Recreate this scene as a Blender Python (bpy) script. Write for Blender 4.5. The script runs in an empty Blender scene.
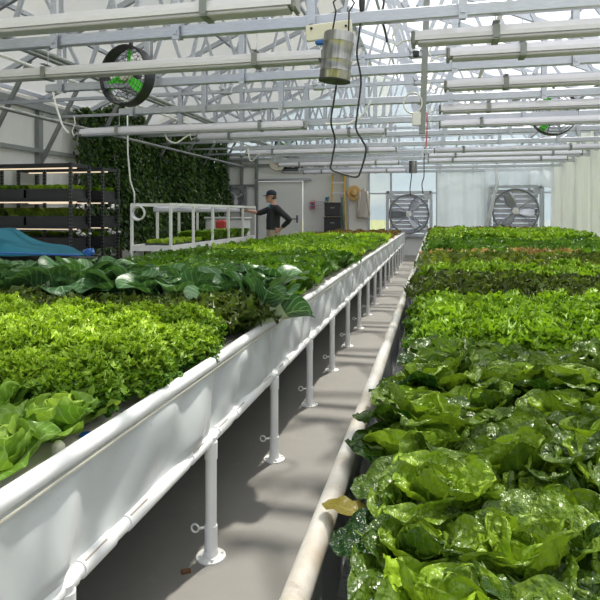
import bpy, math, random
import numpy as np
from mathutils import Vector, Matrix

random.seed(7)
RNG = np.random.default_rng(11)
PI = math.pi
scene = bpy.context.scene
COL = scene.collection

# ------------------------------------------------------------------ camera numbers
F, HZ, CAMZ = 580.0, 213.0, 1.40
TH = math.atan(134.0 / F)
CS, SN = math.cos(TH), math.sin(TH)


def proj(x, y, z):
    d = -x * SN + y * CS
    r = x * CS + y * SN
    return 300 + F * r / max(d, 1e-3), HZ + F * (CAMZ - z) / max(d, 1e-3), d


def at(px, py, Y):
    """point of the place seen at a pixel, on the plane y = Y"""
    k = (px - 434.0) * CS / F
    x = Y * CS * k / (1 + k * SN)
    d = -x * SN + Y * CS
    return x, Y, CAMZ + (HZ - py) * d / F


# ------------------------------------------------------------------ mesh builder
class MB:
    def __init__(s):
        s.v, s.f, s.mi, s.n = [], [], [], 0
        s.m = 0

    def add(s, verts, faces):
        v = np.asarray(verts, float)
        s.v.append(v)
        for f in faces:
            s.f.append([i + s.n for i in f])
            s.mi.append(s.m)
        s.n += len(v)
        return s

    def box(s, c, d, rot=None, bev=0.0):
        x, y, z = d[0] / 2, d[1] / 2, d[2] / 2
        if bev <= 0:
            vs = np.array([[a * x, b * y, e * z] for e in (-1, 1) for b in (-1, 1) for a in (-1, 1)])
            fs = [(0, 2, 3, 1), (4, 5, 7, 6), (0, 1, 5, 4), (2, 6, 7, 3), (0, 4, 6, 2), (1, 3, 7, 5)]
        else:
            b = min(bev, x * .9, y * .9, z * .9)
            ring = []
            for (e, ins) in ((-1, b), (-1 + b / z, 0), (1 - b / z, 0), (1, b)):
                X, Y2 = x - ins, y - ins
                q = [(X - b, -Y2), (X, -Y2 + b), (X, Y2 - b), (X - b, Y2), (-X + b, Y2), (-X, Y2 - b), (-X, -Y2 + b), (-X + b, -Y2)]
                ring += [[p[0], p[1], e * z] for p in q]
            vs = np.array(ring)
            fs = [tuple(reversed(range(8))), tuple(range(24, 32))]
            for k in range(3):
                for i in range(8):
                    j = (i + 1) % 8
                    fs.append((k * 8 + i, k * 8 + j, k * 8 + 8 + j, k * 8 + 8 + i))
        if rot is not None:
            M = np.array(rot.to_3x3() if isinstance(rot, Matrix) else rot)
            vs = vs @ M.T
        return s.add(vs + np.array(c, float), fs)

    def bar(s, p0, p1, w, h=None, up=(0, 0, 1), bev=0.0):
        h = h or w
        p0, p1 = Vector(p0), Vector(p1)
        t = (p1 - p0)
        L = t.length
        t.normalize()
        u = Vector(up)
        if abs(t.dot(u)) > .98:
            u = Vector((0, 1, 0))
        a = t.cross(u).normalized()
        b = a.cross(t).normalized()
        M = np.array([[t.x, a.x, b.x], [t.y, a.y, b.y], [t.z, a.z, b.z]])
        return s.box((p0 + p1) / 2, (L, w, h), M, bev)

    def tube(s, pts, r, n=10, cap=True, closed=False):
        P = [Vector(p) for p in pts]
        k = len(P)
        R = r if hasattr(r, '__len__') else [r] * k
        vs, fs = [], []
        a = None
        for i in range(k):
            if closed:
                t = P[(i + 1) % k] - P[i - 1]
            else:
                t = P[min(i + 1, k - 1)] - P[max(i - 1, 0)]
            t.normalize()
            if a is None:
                a = t.cross(Vector((0, 0, 1)))
                if a.length < .05:
                    a = t.cross(Vector((1, 0, 0)))
            else:
                a = a - t * a.dot(t)
            a.normalize()
            b = t.cross(a)
            for j in range(n):
                q = 2 * PI * j / n
                vs.append(P[i] + (a * math.cos(q) + b * math.sin(q)) * R[i])
        m = k if closed else k - 1
        for i in range(m):
            for j in range(n):
                j2 = (j + 1) % n
                i2 = (i + 1) % k
                fs.append((i * n + j, i * n + j2, i2 * n + j2, i2 * n + j))
        if cap and not closed:
            fs.append(tuple(reversed(range(n))))
            fs.append(tuple(range((k - 1) * n, k * n)))
        return s.add([tuple(v) for v in vs], fs)

    def loft(s, rings, cap=True):
        """rings: list of (n,3) arrays"""
        n = len(rings[0])
        vs = np.concatenate([np.asarray(r, float) for r in rings])
        fs = []
        for i in range(len(rings) - 1):
            for j in range(n):
                j2 = (j + 1) % n
                fs.append((i * n + j, i * n + j2, (i + 1) * n + j2, (i + 1) * n + j))
        if cap:
            fs.append(tuple(reversed(range(n))))
            fs.append(tuple(range((len(rings) - 1) * n, len(rings) * n)))
        return s.add(vs, fs)

    def lathe(s, prof, c=(0, 0, 0), axis='Z', n=24, M=None):
        """prof: list of (r, h)"""
        rings = []
        for r, h in prof:
            q = np.arange(n) * 2 * PI / n
            p = np.stack([r * np.cos(q), r * np.sin(q), np.full(n, h)], 1)
            if axis == 'X':
                p = p[:, [2, 0, 1]]
            elif axis == 'Y':
                p = p[:, [1, 2, 0]]
            if M is not None:
                p = p @ np.array(M).T
            rings.append(p + np.array(c, float))
        return s.loft(rings)

    def grid(s, P):
        """P: (nu,nv,3)"""
        nu, nv = P.shape[:2]
        fs = [(i * nv + j, i * nv + j + 1, (i + 1) * nv + j + 1, (i + 1) * nv + j) for i in range(nu - 1) for j in range(nv - 1)]
        return s.add(P.reshape(-1, 3), fs)

    def mesh(s, name, mats, smooth=True):
        me = bpy.data.meshes.new(name)
        me.from_pydata(np.concatenate(s.v).tolist(), [], s.f)
        if not isinstance(mats, (list, tuple)):
            mats = [mats]
        for m in mats:
            me.materials.append(m)
        if len(mats) > 1:
            me.polygons.foreach_set('material_index', s.mi)
        if smooth:
            me.polygons.foreach_set('use_smooth', [True] * len(me.polygons))
        me.update()
        return me

    def build(s, name, mats, parent=None, smooth=False, auto=None):
        me = s.mesh(name, mats, smooth or auto is not None)
        if auto is not None:
            me.set_sharp_from_angle(angle=math.radians(auto))
        o = bpy.data.objects.new(name, me)
        COL.objects.link(o)
        if parent is not None:
            o.parent = parent
        return o


def tag(o, label=None, cat=None, group=None, kind=None):
    if label: o['label'] = label
    if cat: o['category'] = cat
    if group: o['group'] = group
    if kind: o['kind'] = kind
    return o


def thing(name, label, cat, loc=(0, 0, 0), rz=0.0, group=None):
    o = bpy.data.objects.new(name, None)
    o.empty_display_size = .05
    COL.objects.link(o)
    o.location = loc
    o.rotation_euler = (0, 0, rz)
    return tag(o, label, cat, group)


def copy_tree(o, parent=None):
    c = o.copy()
    COL.objects.link(c)
    if parent is not None:
        c.parent = parent
    for ch in [x for x in CH.get(o.name, [])]:
        copy_tree(ch, c)
    return c


CH = {}


def index_children():
    CH.clear()
    for o in scene.objects:
        if o.parent is not None:
            CH.setdefault(o.parent.name, []).append(o)


def rotm(x=0, y=0, z=0):
    return np.array(Matrix.Rotation(z, 3, 'Z') @ Matrix.Rotation(y, 3, 'Y') @ Matrix.Rotation(x, 3, 'X'))


ORD = ['first', 'second', 'third', 'fourth', 'fifth', 'sixth', 'seventh', 'eighth', 'ninth', 'tenth', 'eleventh', 'twelfth', 'thirteenth', 'fourteenth', 'fifteenth', 'sixteenth', 'seventeenth', 'eighteenth', 'nineteenth', 'twentieth', 'twenty-first', 'twenty-second']

# ------------------------------------------------------------------ materials


class NT:
    def __init__(s, name):
        s.mat = bpy.data.materials.new(name)
        s.mat.use_nodes = True
        s.t = s.mat.node_tree
        s.bsdf = s.t.nodes['Principled BSDF']
        s.out = s.t.nodes['Material Output']

    def n(s, typ, **kw):
        nd = s.t.nodes.new(typ)
        for k, v in kw.items():
            if k in ('operation', 'blend_type', 'data_type', 'attribute_name', 'noise_dimensions', 'wave_type', 'bands_direction', 'feature', 'use_clamp', 'attribute_type'):
                setattr(nd, k, v)
            else:
                nd.inputs[k.replace('_', ' ')].default_value = v
        return nd

    def l(s, a, b):
        s.t.links.new(a, b)

    def math(s, op, a, b=None, clamp=False):
        nd = s.n('ShaderNodeMath', operation=op, use_clamp=clamp)
        for i, v in enumerate((a, b)):
            if v is None: continue
            if isinstance(v, (int, float)):
                nd.inputs[i].default_value = v
            else:
                s.l(v, nd.inputs[i])
        return nd.outputs[0]

    def mix(s, fac, a, b, blend='MIX'):
        nd = s.n('ShaderNodeMix', data_type='RGBA', blend_type=blend)
        for sock, v in ((nd.inputs[0], fac), (nd.inputs[6], a), (nd.inputs[7], b)):
            if isinstance(v, (int, float)):
                sock.default_value = v
            elif isinstance(v, (tuple, list)):
                sock.default_value = (*v, 1)
            else:
                s.l(v, sock)
        return nd.outputs[2]

    def ramp(s, fac, stops):
        nd = s.t.nodes.new('ShaderNodeValToRGB')
        e = nd.color_ramp.elements
        while len(e) < len(stops):
            e.new(.5)
        for el, (p, c) in zip(e, stops):
            el.position = p
            el.color = (*c, 1) if hasattr(c, '__len__') else (c, c, c, 1)
        s.l(fac, nd.inputs[0])
        return nd.outputs[0]

    def noise(s, scale, detail=4, rough=.55, coord=None, stretch=None):
        nd = s.n('ShaderNodeTexNoise', Scale=scale, Detail=detail, Roughness=rough)
        if coord is None:
            coord = s.t.nodes.new('ShaderNodeTexCoord').outputs['Object']
        if stretch:
            mp = s.t.nodes.new('ShaderNodeMapping')
            mp.inputs['Scale'].default_value = stretch
            s.l(coord, mp.inputs[0])
            coord = mp.outputs[0]
        s.l(coord, nd.inputs['Vector'])
        return nd.outputs['Fac']

    def bump(s, h, strength=.2, dist=.01):
        nd = s.n('ShaderNodeBump', Strength=strength, Distance=dist)
        s.l(h, nd.inputs['Height'])
        s.l(nd.outputs[0], s.bsdf.inputs['Normal'])
        return nd.outputs[0]


def simple(name, col, rough=.5, metal=0.0, var=.12, scale=8, bump=0.0, stretch=None):
    t = NT(name)
    nz = t.noise(scale, 5, .6, stretch=stretch)
    c = t.mix(nz, [max(0, x * (1 - var)) for x in col], [min(1, x * (1 + var)) for x in col])
    t.l(c, t.bsdf.inputs['Base Color'])
    t.bsdf.inputs['Roughness'].default_value = rough
    t.bsdf.inputs['Metallic'].default_value = metal
    if bump:
        t.bump(nz, bump)
    return t.mat


def film(name, col, transp, transl=.6, rough=.6, var=.06, stretch=None, scale=1.5):
    """thin translucent sheet: diffuse + translucent + see-through"""
    t = NT(name)
    nz = t.noise(scale, 3, .6, stretch=stretch)
    c = t.mix(nz, [x * (1 - var) for x in col], [min(1, x * (1 + var)) for x in col])
    t.l(c, t.bsdf.inputs['Base Color'])
    t.bsdf.inputs['Roughness'].default_value = rough
    tl = t.t.nodes.new('ShaderNodeBsdfTranslucent')
    t.l(c, tl.inputs[0])
    m1 = t.t.nodes.new('ShaderNodeMixShader')
    m1.inputs[0].default_value = transl
    t.l(t.bsdf.outputs[0], m1.inputs[1]); t.l(tl.outputs[0], m1.inputs[2])
    tp = t.t.nodes.new('ShaderNodeBsdfTransparent')
    m2 = t.t.nodes.new('ShaderNodeMixShader')
    m2.inputs[0].default_value = transp
    t.l(m1.outputs[0], m2.inputs[1]); t.l(tp.outputs[0], m2.inputs[2])
    t.l(m2.outputs[0], t.out.inputs[0])
    return t.mat


def leafmat(name, dark, light, rib, edge=None, edge_amt=0.0, rough=.38, transl=.35, vein=.5, bump=.5, bscale=60, glow=(1.0, 1.0, .55)):
    t = NT(name)
    uvn = t.t.nodes.new('ShaderNodeUVMap')
    uvn.uv_map = 'UVMap'
    sp = t.t.nodes.new('ShaderNodeSeparateXYZ')
    t.l(uvn.outputs[0], sp.inputs[0])
    u, v = sp.outputs[0], sp.outputs[1]
    av = t.math('ABSOLUTE', t.math('SUBTRACT', v, .5))          # 0 at midrib .. .5 at edge
    tone = t.n('ShaderNodeAttribute', attribute_name='tone').outputs['Fac']
    rnd = t.t.nodes.new('ShaderNodeObjectInfo').outputs['Random']
    nz = t.noise(9, 4, .6)
    f = t.math('ADD', t.math('MULTIPLY', tone, .85), t.math('MULTIPLY', t.math('SUBTRACT', nz, .5), .55))
    f = t.math('ADD', f, t.math('MULTIPLY', t.math('SUBTRACT', rnd, .5), .3), clamp=True)
    c = t.mix(f, dark, light)
    # side veins sweep from the rib to the edge
    sv = t.math('SINE', t.math('ADD', t.math('MULTIPLY', t.math('SUBTRACT', u, t.math('MULTIPLY', av, .75)), 46.0), t.math('MULTIPLY', nz, 9.0)))
    svm = t.math('MULTIPLY', t.math('POWER', t.math('MAXIMUM', sv, 0.0), 6.0), vein)
    ribw = t.math('MULTIPLY', t.math('SUBTRACT', 1.08, u), .075)
    ribm = t.math('SUBTRACT', 1.0, t.math('DIVIDE', av, ribw), clamp=True)
    msk = t.math('MAXIMUM', t.math('MULTIPLY', ribm, .9), t.math('MULTIPLY', svm, .6), clamp=True)
    c = t.mix(msk, c, rib)
    if edge is not None:
        em = t.math('POWER', t.math('MAXIMUM', t.math('MULTIPLY', av, 2.0), u), 4.0)
        em = t.math('MULTIPLY', t.math('MULTIPLY', em, edge_amt), t.math('ADD', nz, .4), clamp=True)
        c = t.mix(em, c, edge)
    t.l(c, t.bsdf.inputs['Base Color'])
    t.bsdf.inputs['Roughness'].default_value = rough
    t.bsdf.inputs['Specular IOR Level'].default_value = .45
    nb = t.noise(bscale, 2, .5)
    h = t.math('SUBTRACT', t.math('MULTIPLY', nb, 1.0), t.math('MULTIPLY', msk, .5))
    nrm = t.bump(h, min(bump, 1.0), .006 if bump < .8 else .011)
    tl = t.t.nodes.new('ShaderNodeBsdfTranslucent')
    t.l(t.mix(1.0, c, glow, 'MULTIPLY'), tl.inputs[0])
    t.l(nrm, tl.inputs['Normal'])
    m = t.t.nodes.new('ShaderNodeMixShader')
    m.inputs[0].default_value = transl
    t.l(t.bsdf.outputs[0], m.inputs[1]); t.l(tl.outputs[0], m.inputs[2])
    t.l(m.outputs[0], t.out.inputs[0])
    return t.mat


def emissive(name, col, strength):
    t = NT(name)
    t.bsdf.inputs['Base Color'].default_value = (*col, 1)
    t.bsdf.inputs['Emission Color'].default_value = (*col, 1)
    t.bsdf.inputs['Emission Strength'].default_value = strength
    return t.mat


M = {}
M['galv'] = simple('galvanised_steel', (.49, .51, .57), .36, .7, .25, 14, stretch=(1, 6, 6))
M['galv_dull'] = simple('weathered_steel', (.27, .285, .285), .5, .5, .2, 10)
M['alu'] = simple('light_housing', (.71, .70, .78), .4, .1, .06, 5)
M['lens'] = simple('light_lens', (.50, .49, .58), .35, 0, .04, 5)
M['cap'] = simple('end_cap_grey', (.22, .23, .23), .5)
M['white'] = simple('white_plastic', (.80, .80, .80), .35, 0, .04, 6)
M['pvc'] = simple('white_pipe', (.84, .84, .85), .28, 0, .04, 9)
M['paint'] = simple('white_painted_wood', (.82, .82, .80), .5, 0, .05, 9)
M['black'] = simple('black_metal', (.022, .023, .026), .45, 0, .3, 12)
M['blackp'] = simple('black_plastic', (.035, .036, .04), .5, 0, .25, 9)
M['rubber'] = simple('black_cable', (.02, .02, .02), .55)
M['green_blade'] = simple('green_fan_blade', (.12, .78, .07), .4, 0, .1, 6)
M['cream'] = simple('cream_board', (.72, .69, .58), .5, 0, .08, 10)
M['yellow'] = simple('yellow_fibreglass', (.80, .50, .04), .4, 0, .08, 8)
M['blue'] = simple('blue_plastic', (.03, .14, .45), .4)
M['red'] = simple('red_plastic', (.60, .07, .06), .45)
M['green_paint'] = simple('dark_green_paint', (.02, .16, .11), .4)
M['tarp'] = simple('turquoise_tarp', (.0, .125, .19), .9, 0, .15, 5, .1)
M['foam'] = simple('foam_raft', (.66, .62, .52), .8, 0, .2, 7)
M['concrete'] = None
M['straw'] = simple('straw', (.62, .40, .16), .8, 0, .22, 60, .3)
M['cloth_beige'] = simple('beige_cloth', (.52, .47, .43), .9, 0, .12, 20, .2)
M['skin'] = simple('skin', (.55, .30, .21), .5, 0, .08, 12)
M['shirt'] = simple('black_shirt', (.025, .026, .03), .85, 0, .25, 12, .2)
M['navy'] = simple('navy_cap', (.018, .026, .055), .75)
M['collar'] = simple('blue_undershirt', (.10, .35, .55), .8)
M['khaki'] = simple('khaki_cloth', (.40, .34, .26), .9, 0, .1, 14, .2)
M['hair'] = simple('brown_hair', (.10, .065, .045), .7, 0, .3, 60)
M['shoe'] = simple('dark_shoe', (.04, .035, .03), .6)
M['eye'] = simple('eye', (.03, .025, .02), .2)
M['lip'] = simple('lip', (.36, .14, .12), .5)
M['bark'] = simple('vine_stem', (.16, .11, .07), .9, 0, .3, 20)
M['panel'] = simple('white_wall_panel', (.84, .84, .83), .5, 0, .05, 2)
M['panel_grey'] = simple('grey_wall_panel', (.55, .57, .58), .5, 0, .06, 2)
M['orange'] = simple('orange_label', (.75, .25, .05), .5)
M['grass'] = simple('dry_grass', (.27, .28, .07), .9, 0, .35, 1.2)
M['soil'] = simple('brown_leaf', (.16, .075, .03), .8)
M['rust'] = simple('dirty_edge', (.50, .42, .34), .7, 0, .3, 20)
M['steel'] = None
M['strip'] = emissive('warm_led_strip', (1.0, .80, .58), .85)

t = NT('brushed_steel')
nz = t.noise(30, 4, .6, stretch=(1, 1, .08))
t.l(t.ramp(nz, [(.3, (.13, .13, .125)), (.7, (.40, .40, .385))]), t.bsdf.inputs['Base Color'])
t.bsdf.inputs['Metallic'].default_value = .95
t.bsdf.inputs['Roughness'].default_value = .28
M['steel'] = t.mat

t = NT('concrete_floor')
a = t.noise(1.1, 6, .65)
b = t.noise(14, 6, .7)
c = t.mix(a, (.19, .18, .165), (.28, .268, .245))
c = t.mix(t.math('MULTIPLY', t.ramp(b, [(.45, 0.0), (.75, 1.0)]), .35), c, (.20, .195, .185))
sp = t.noise(5, 3, .7)
c = t.mix(t.math('MULTIPLY', t.ramp(sp, [(.62, 0.0), (.72, 1.0)]), .30), c, (.33, .32, .295))
t.l(c, t.bsdf.inputs['Base Color'])
t.bsdf.inputs['Roughness'].default_value = .72
t.bump(b, .12, .004)
M['concrete'] = t.mat

t = NT('white_liner_sheet')
a = t.noise(2.0, 5, .6)
c = t.mix(a, (.60, .63, .64), (.68, .70, .705))
sp = t.noise(38, 2, .5)
c = t.mix(t.math('MULTIPLY', t.ramp(sp, [(.72, 0.0), (.76, 1.0)]), .35), c, (.42, .36, .30))
t.l(c, t.bsdf.inputs['Base Color'])
t.bsdf.inputs['Roughness'].default_value = .36
M['liner'] = t.mat

t = NT('stained_pipe')
a = t.noise(3.2, 6, .7)
c = t.mix(t.ramp(a, [(.40, 0.0), (.66, 1.0)]), (.80, .79, .76), (.56, .47, .36))
b = t.noise(24, 5, .7)
c = t.mix(t.math('MULTIPLY', t.ramp(b, [(.58, 0.0), (.72, 1.0)]), .6), c, (.30, .21, .14))
t.l(c, t.bsdf.inputs['Base Color'])
t.bsdf.inputs['Roughness'].default_value = .42
M['stained'] = t.mat

t = NT('wet_black_liner')
a = t.noise(40, 5, .7)
t.l(t.mix(a, (.02, .022, .022), (.10, .105, .10)), t.bsdf.inputs['Base Color'])
t.bsdf.inputs['Roughness'].default_value = .18
t.bump(a, .5, .01)
M['pond'] = t.mat

M['roof_left'] = film('roof_film_left', (.46, .465, .44), .12, .20)  # shade on the left slope is put into a greyer, denser film
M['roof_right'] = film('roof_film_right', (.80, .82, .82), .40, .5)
M['glaze'] = film('gable_glazing', (.52, .60, .70), .30, .5)
M['glass'] = film('clear_pane', (.40, .46, .42), .60, .3)
M['sheet'] = film('white_film_curtain', (.86, .87, .87), .12, .55, .4)
M['sheet2'] = film('clear_film_curtain', (.86, .88, .90), .30, .5, .35)

M['L_butter'] = leafmat('butterhead_leaf', (.10, .24, .02), (.46, .64, .10), (.50, .66, .24), rough=.32, bscale=26, bump=.5)
M['L_frilly'] = leafmat('frilly_leaf', (.05, .19, .010), (.54, .77, .05), (.45, .66, .12), rough=.42, bscale=90, vein=.2)
M['L_oak'] = leafmat('oakleaf', (.04, .10, .016), (.21, .36, .04), (.26, .36, .09), (.10, .055, .025), .45, rough=.4, vein=.2)
M['L_pak'] = leafmat('pak_choi_leaf', (.028, .10, .032), (.11, .24, .075), (.34, .50, .26), rough=.36, vein=.75, bscale=30, bump=.35, transl=.28)
M['L_stalk'] = leafmat('pak_choi_stalk', (.50, .62, .34), (.68, .76, .52), (.74, .80, .60), rough=.35, vein=.0, transl=.25)
M['L_rom'] = leafmat('crinkled_leaf', (.010, .044, .006), (.37, .56, .04), (.32, .48, .08), rough=.27, bscale=62, bump=1.0, vein=.16, transl=.26)
M['L_orom'] = leafmat('olive_romaine_leaf', (.022, .075, .014), (.24, .41, .04), (.28, .42, .10), (.10, .055, .03), .25, rough=.28, bscale=50, bump=.8, vein=.16)
M['L_green'] = leafmat('green_leaf', (.06, .18, .010), (.33, .55, .03), (.36, .55, .13), rough=.36, bscale=50)
M['L_curly'] = leafmat('curly_green_leaf', (.05, .17, .008), (.37, .60, .03), (.36, .55, .10), rough=.42, bscale=60, vein=.2)
M['L_dark'] = leafmat('dark_leaf', (.035, .12, .012), (.19, .36, .025), (.26, .42, .10), rough=.32, bscale=50)
M['L_lime'] = leafmat('lime_leaf', (.22, .42, .02), (.55, .72, .06), (.60, .72, .2), rough=.4, bscale=60)
M['L_olive'] = leafmat('olive_leaf', (.06, .14, .018), (.29, .41, .04), (.34, .42, .13), (.18, .09, .03), .25, rough=.34, bscale=50)
M['L_red'] = leafmat('red_leaf', (.12, .12, .03), (.33, .30, .07), (.40, .34, .14), (.24, .09, .05), .6, rough=.4)
M['L_pink'] = leafmat('pink_leaf', (.40, .30, .12), (.62, .46, .22), (.60, .50, .25), (.55, .24, .15), .4, rough=.4)
M['L_vine'] = leafmat('vine_leaf', (.014, .050, .008), (.13, .25, .028), (.12, .22, .04), rough=.6, vein=.1, transl=.3)
M['L_yel'] = leafmat('yellow_leaf', (.20, .16, .015), (.42, .34, .03), (.46, .42, .1), rough=.4)

# ------------------------------------------------------------------ leaves


def leaf_points(L, W, a, b, e0, e1, p, nu, nv, rng, cup=.3, ruf=.0, rn=3.0, crink=0.0, lobe=0.0, ln=4, stalk=.0, tipdrop=0.0, fine=0.0):
    """one leaf along +X, rising +Z. width profile t^a (1-t)^b, elevation e0 -> e1 (radians)."""
    t = 1 - (1 - np.linspace(0, 1, nu)) ** 1.75
    t2 = t
    s = np.linspace(-1, 1, nv)
    el = e0 + (e1 - e0) * t ** p - tipdrop * np.clip(t - .75, 0, 1) * 4
    dt = np.diff(t) * L
    em = .5 * (el[:-1] + el[1:])
    r = np.concatenate([[0], np.cumsum(np.cos(em) * dt)])
    z = np.concatenate([[0], np.cumsum(np.sin(em) * dt)])
    w = (t2 ** a) * (np.clip(1 - t2, 0, 1) ** b)
    w = w / w.max()
    if stalk > 0:
        w = np.where(t < stalk, .16 + .06 * (t / stalk), np.maximum(w, .0))
        k = np.clip((t - stalk) / .1, 0, 1)
        w = np.where(t >= stalk, .22 * (1 - k) + w * k, w)
    w = np.maximum(w, .14 * np.exp(-t * 5)) * W
    if lobe > 0:
        w = w * (1 - lobe * .5 + lobe * .5 * np.sin(np.linspace(0, 1, nu) * ln * 2 * PI + rng.uniform(0, 6)))
    T, S = np.meshgrid(t, s, indexing='ij')
    Wd = w[:, None]
    ph = rng.uniform(0, 2 * PI, 6)
    env = np.abs(S) ** 2 * (0.25 + .75 * T)
    endw = np.abs(T) ** 3
    env2 = np.maximum(np.abs(S) ** 2.2 * np.clip(T * 2.2, 0, 1), endw * .8)
    side = np.where(S > 0, 1.0, 0.0)
    wav = np.sin(T * rn * 2 * PI + ph[0] + side * ph[1]) + .5 * np.sin(T * rn * 4.3 * PI + S * 3 + ph[2])
    nz = ruf * W * env2 * wav
    if fine > 0:
        pi_ = np.where(np.arange(nu) % 2 == 0, 1.0, -1.0)[:, None] * (np.abs(S) > .45)
        pj_ = np.where(np.arange(nv) % 2 == 0, 1.0, -1.0)[None, :] * (T > .8)
        par = np.clip(pi_ + pj_, -1, 1) * (.5 + rng.random((nu, nv)))
        nz = nz + fine * W * env2 * par
    if crink > 0:
        nz = nz + crink * W * (np.sin(T * 21 + ph[3] + 3 * S) * np.sin(S * 9 + ph[4] + 5 * T) + .55 * np.sin(T * 37 + S * 15 + ph[5]) * np.sin(T * 29 - S * 17 + ph[2])) * np.clip(1.15 - np.abs(S) ** 4, 0, 1) * np.clip(T * 3, 0, 1)
    hgt = cup * Wd * S ** 2 + nz
    lat = S * Wd * (1 - .25 * cup * np.abs(S))
    along = np.zeros_like(T)
    if ruf > 0:
        along = ruf * .5 * W * env2 * np.sin(T * rn * 2 * PI + ph[1] + 1.3)
    if fine > 0:
        along = along + fine * W * env2 * np.roll(par, 1, 1) * .5
        lat = lat + np.sign(S) * fine * W * env2 * np.roll(par, 1, 0) * .5
    tx, tz = np.cos(el)[:, None], np.sin(el)[:, None]
    X = r[:, None] + along * tx - hgt * tz
    Z = z[:, None] + along * tz + hgt * tx
    P = np.stack([X, lat, Z], 2)
    return P, T, S


class LeafMesh:
    def __init__(s):
        s.V, s.Fc, s.UV, s.T, s.n = [], [], [], [], 0

    def add(s, P, T, S, tone, Mx, off):
        nu, nv = T.shape
        s.V.append(P.reshape(-1, 3) @ Mx.T + off)
        s.UV.append(np.stack([T.ravel(), S.ravel() * .5 + .5], 1))
        s.T.append(np.full(nu * nv, tone))
        i, j = np.meshgrid(np.arange(nu - 1), np.arange(nv - 1), indexing='ij')
        a = (i * nv + j).ravel() + s.n
        s.Fc.append(np.stack([a, a + 1, a + nv + 1, a + nv], 1))
        s.n += nu * nv

    def mesh(s, name, mat):
        V = np.concatenate(s.V); Fc = np.concatenate(s.Fc); UV = np.concatenate(s.UV); T = np.concatenate(s.T)
        me = bpy.data.meshes.new(name)
        me.vertices.add(len(V)); me.vertices.foreach_set('co', V.astype(np.float32).ravel())
        me.loops.add(Fc.size); me.loops.foreach_set('vertex_index', Fc.astype(np.int32).ravel())
        me.polygons.add(len(Fc)); me.polygons.foreach_set('loop_start', np.arange(0, Fc.size, 4, dtype=np.int32))
        me.polygons.foreach_set('use_smooth', np.ones(len(Fc), dtype=bool))
        uv = me.uv_layers.new(name='UVMap')
        uv.data.foreach_set('uv', UV[Fc.ravel()].astype(np.float32).ravel())
        at_ = me.attributes.new('tone', 'FLOAT', 'POINT')
        at_.data.foreach_set('value', T.astype(np.float32))
        me.materials.append(mat)
        me.update(calc_edges=True)
        me.validate()
        return me


def head_mesh(name, mat, rng, n, R, kw_in, kw_out, tone=(.9, .1), scale_in=.55, base=.015, z0=0.0, part=(0, 1), res=(12, 9), jit=.25):
    """a rosette of n leaves, inner (k=0) to outer (k=1); part keeps only a slice of it"""
    lm = LeafMesh()
    for i in range(n):
        k = (i + .5) / n
        if not (part[0] <= k < part[1]):
            continue
        kw = {q: kw_in[q] + (kw_out[q] - kw_in[q]) * k for q in kw_in}
        L = R * (scale_in + (1 - scale_in) * k) * rng.uniform(1 - jit * .4, 1 + jit * .4)
        kw['e0'] += rng.normal(0, .12); kw['e1'] += rng.normal(0, .22)
        W = kw.pop('W') * L * rng.uniform(.88, 1.12)
        kwx = dict(kw)
        P, T, S = leaf_points(L, W, nu=res[0], nv=res[1], rng=rng, **kwx)
        az = i * 2.39996 + rng.normal(0, .18)
        Mx = rotm(z=az) @ rotm(x=rng.normal(0, .16))
        off = np.array([math.cos(az) * base * k * 2, math.sin(az) * base * k * 2, z0 + .012 * (1 - k)])
        lm.add(P, T, S, tone[0] + (tone[1] - tone[0]) * k + rng.normal(0, .12), Mx, off)
    return lm.mesh(name, mat)


KP = dict(a=.8, b=.45, p=1.2, cup=.35, ruf=.10, rn=2.5, crink=.05, lobe=0.0, ln=4, stalk=0.0, tipdrop=0.0, fine=0.0)


def kk(**k):
    d = dict(KP); d.update(k); return d


SPEC = {
    'butter': dict(mat='L_butter', n=19, R=.165, i=kk(W=.50, e0=1.25, e1=2.3, cup=.7, a=.55, b=.45, p=1.0, crink=.02), o=kk(W=.56, e0=.75, e1=.25, cup=.30, a=.6, b=.5, ruf=.13, rn=2, tipdrop=.5, crink=.025), tone=(1.0, .3), scale_in=.6, res=(20, 15)),
    'frilly': dict(mat='L_frilly', n=95, R=.20, i=kk(W=.20, e0=1.5, e1=1.45, a=1.6, b=.4, ruf=.45, rn=3, fine=.42, cup=.0), o=kk(W=.24, e0=.70, e1=.75, a=1.6, b=.4, ruf=.5, rn=3, fine=.42, cup=.0), tone=(1.0, .35), scale_in=.95, res=(20, 13)),
    'oak': dict(mat='L_oak', n=40, R=.19, i=kk(W=.32, e0=1.5, e1=1.1, a=1.1, b=.45, ruf=.25, rn=2, fine=.16, lobe=.45), o=kk(W=.40, e0=.75, e1=.35, a=1.1, b=.45, ruf=.30, rn=2, fine=.16, lobe=.5, tipdrop=.3), tone=(.95, .2), scale_in=.75, res=(20, 11)),
    'rom': dict(mat='L_rom', n=21, R=.20, i=kk(W=.40, e0=1.40, e1=1.75, a=.5, b=.5, cup=.55, crink=.05, ruf=.06, rn=2, p=1.3), o=kk(W=.50, e0=1.0, e1=-.15, a=.55, b=.5, cup=.16, crink=.055, ruf=.12, rn=2, p=1.5, tipdrop=.7), tone=(1.1, .10), scale_in=.62, res=(32, 25)),
    'green': dict(mat='L_green', n=28, R=.2, i=kk(W=.40, e0=1.5, e1=1.05, a=.9, b=.42, ruf=.20, rn=2.5, fine=.08, cup=.4), o=kk(W=.48, e0=.85, e1=.2, a=.9, b=.42, ruf=.24, rn=2.5, fine=.08, tipdrop=.5), tone=(.95, .2), scale_in=.65, res=(16, 11)),
}
SPEC['dark'] = dict(SPEC['green'], mat='L_dark', R=.2)
SPEC['lime'] = dict(SPEC['green'], mat='L_lime')
SPEC['olive'] = dict(SPEC['oak'], mat='L_olive', n=28)
SPEC['red'] = dict(SPEC['oak'], mat='L_red', n=24)
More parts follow.
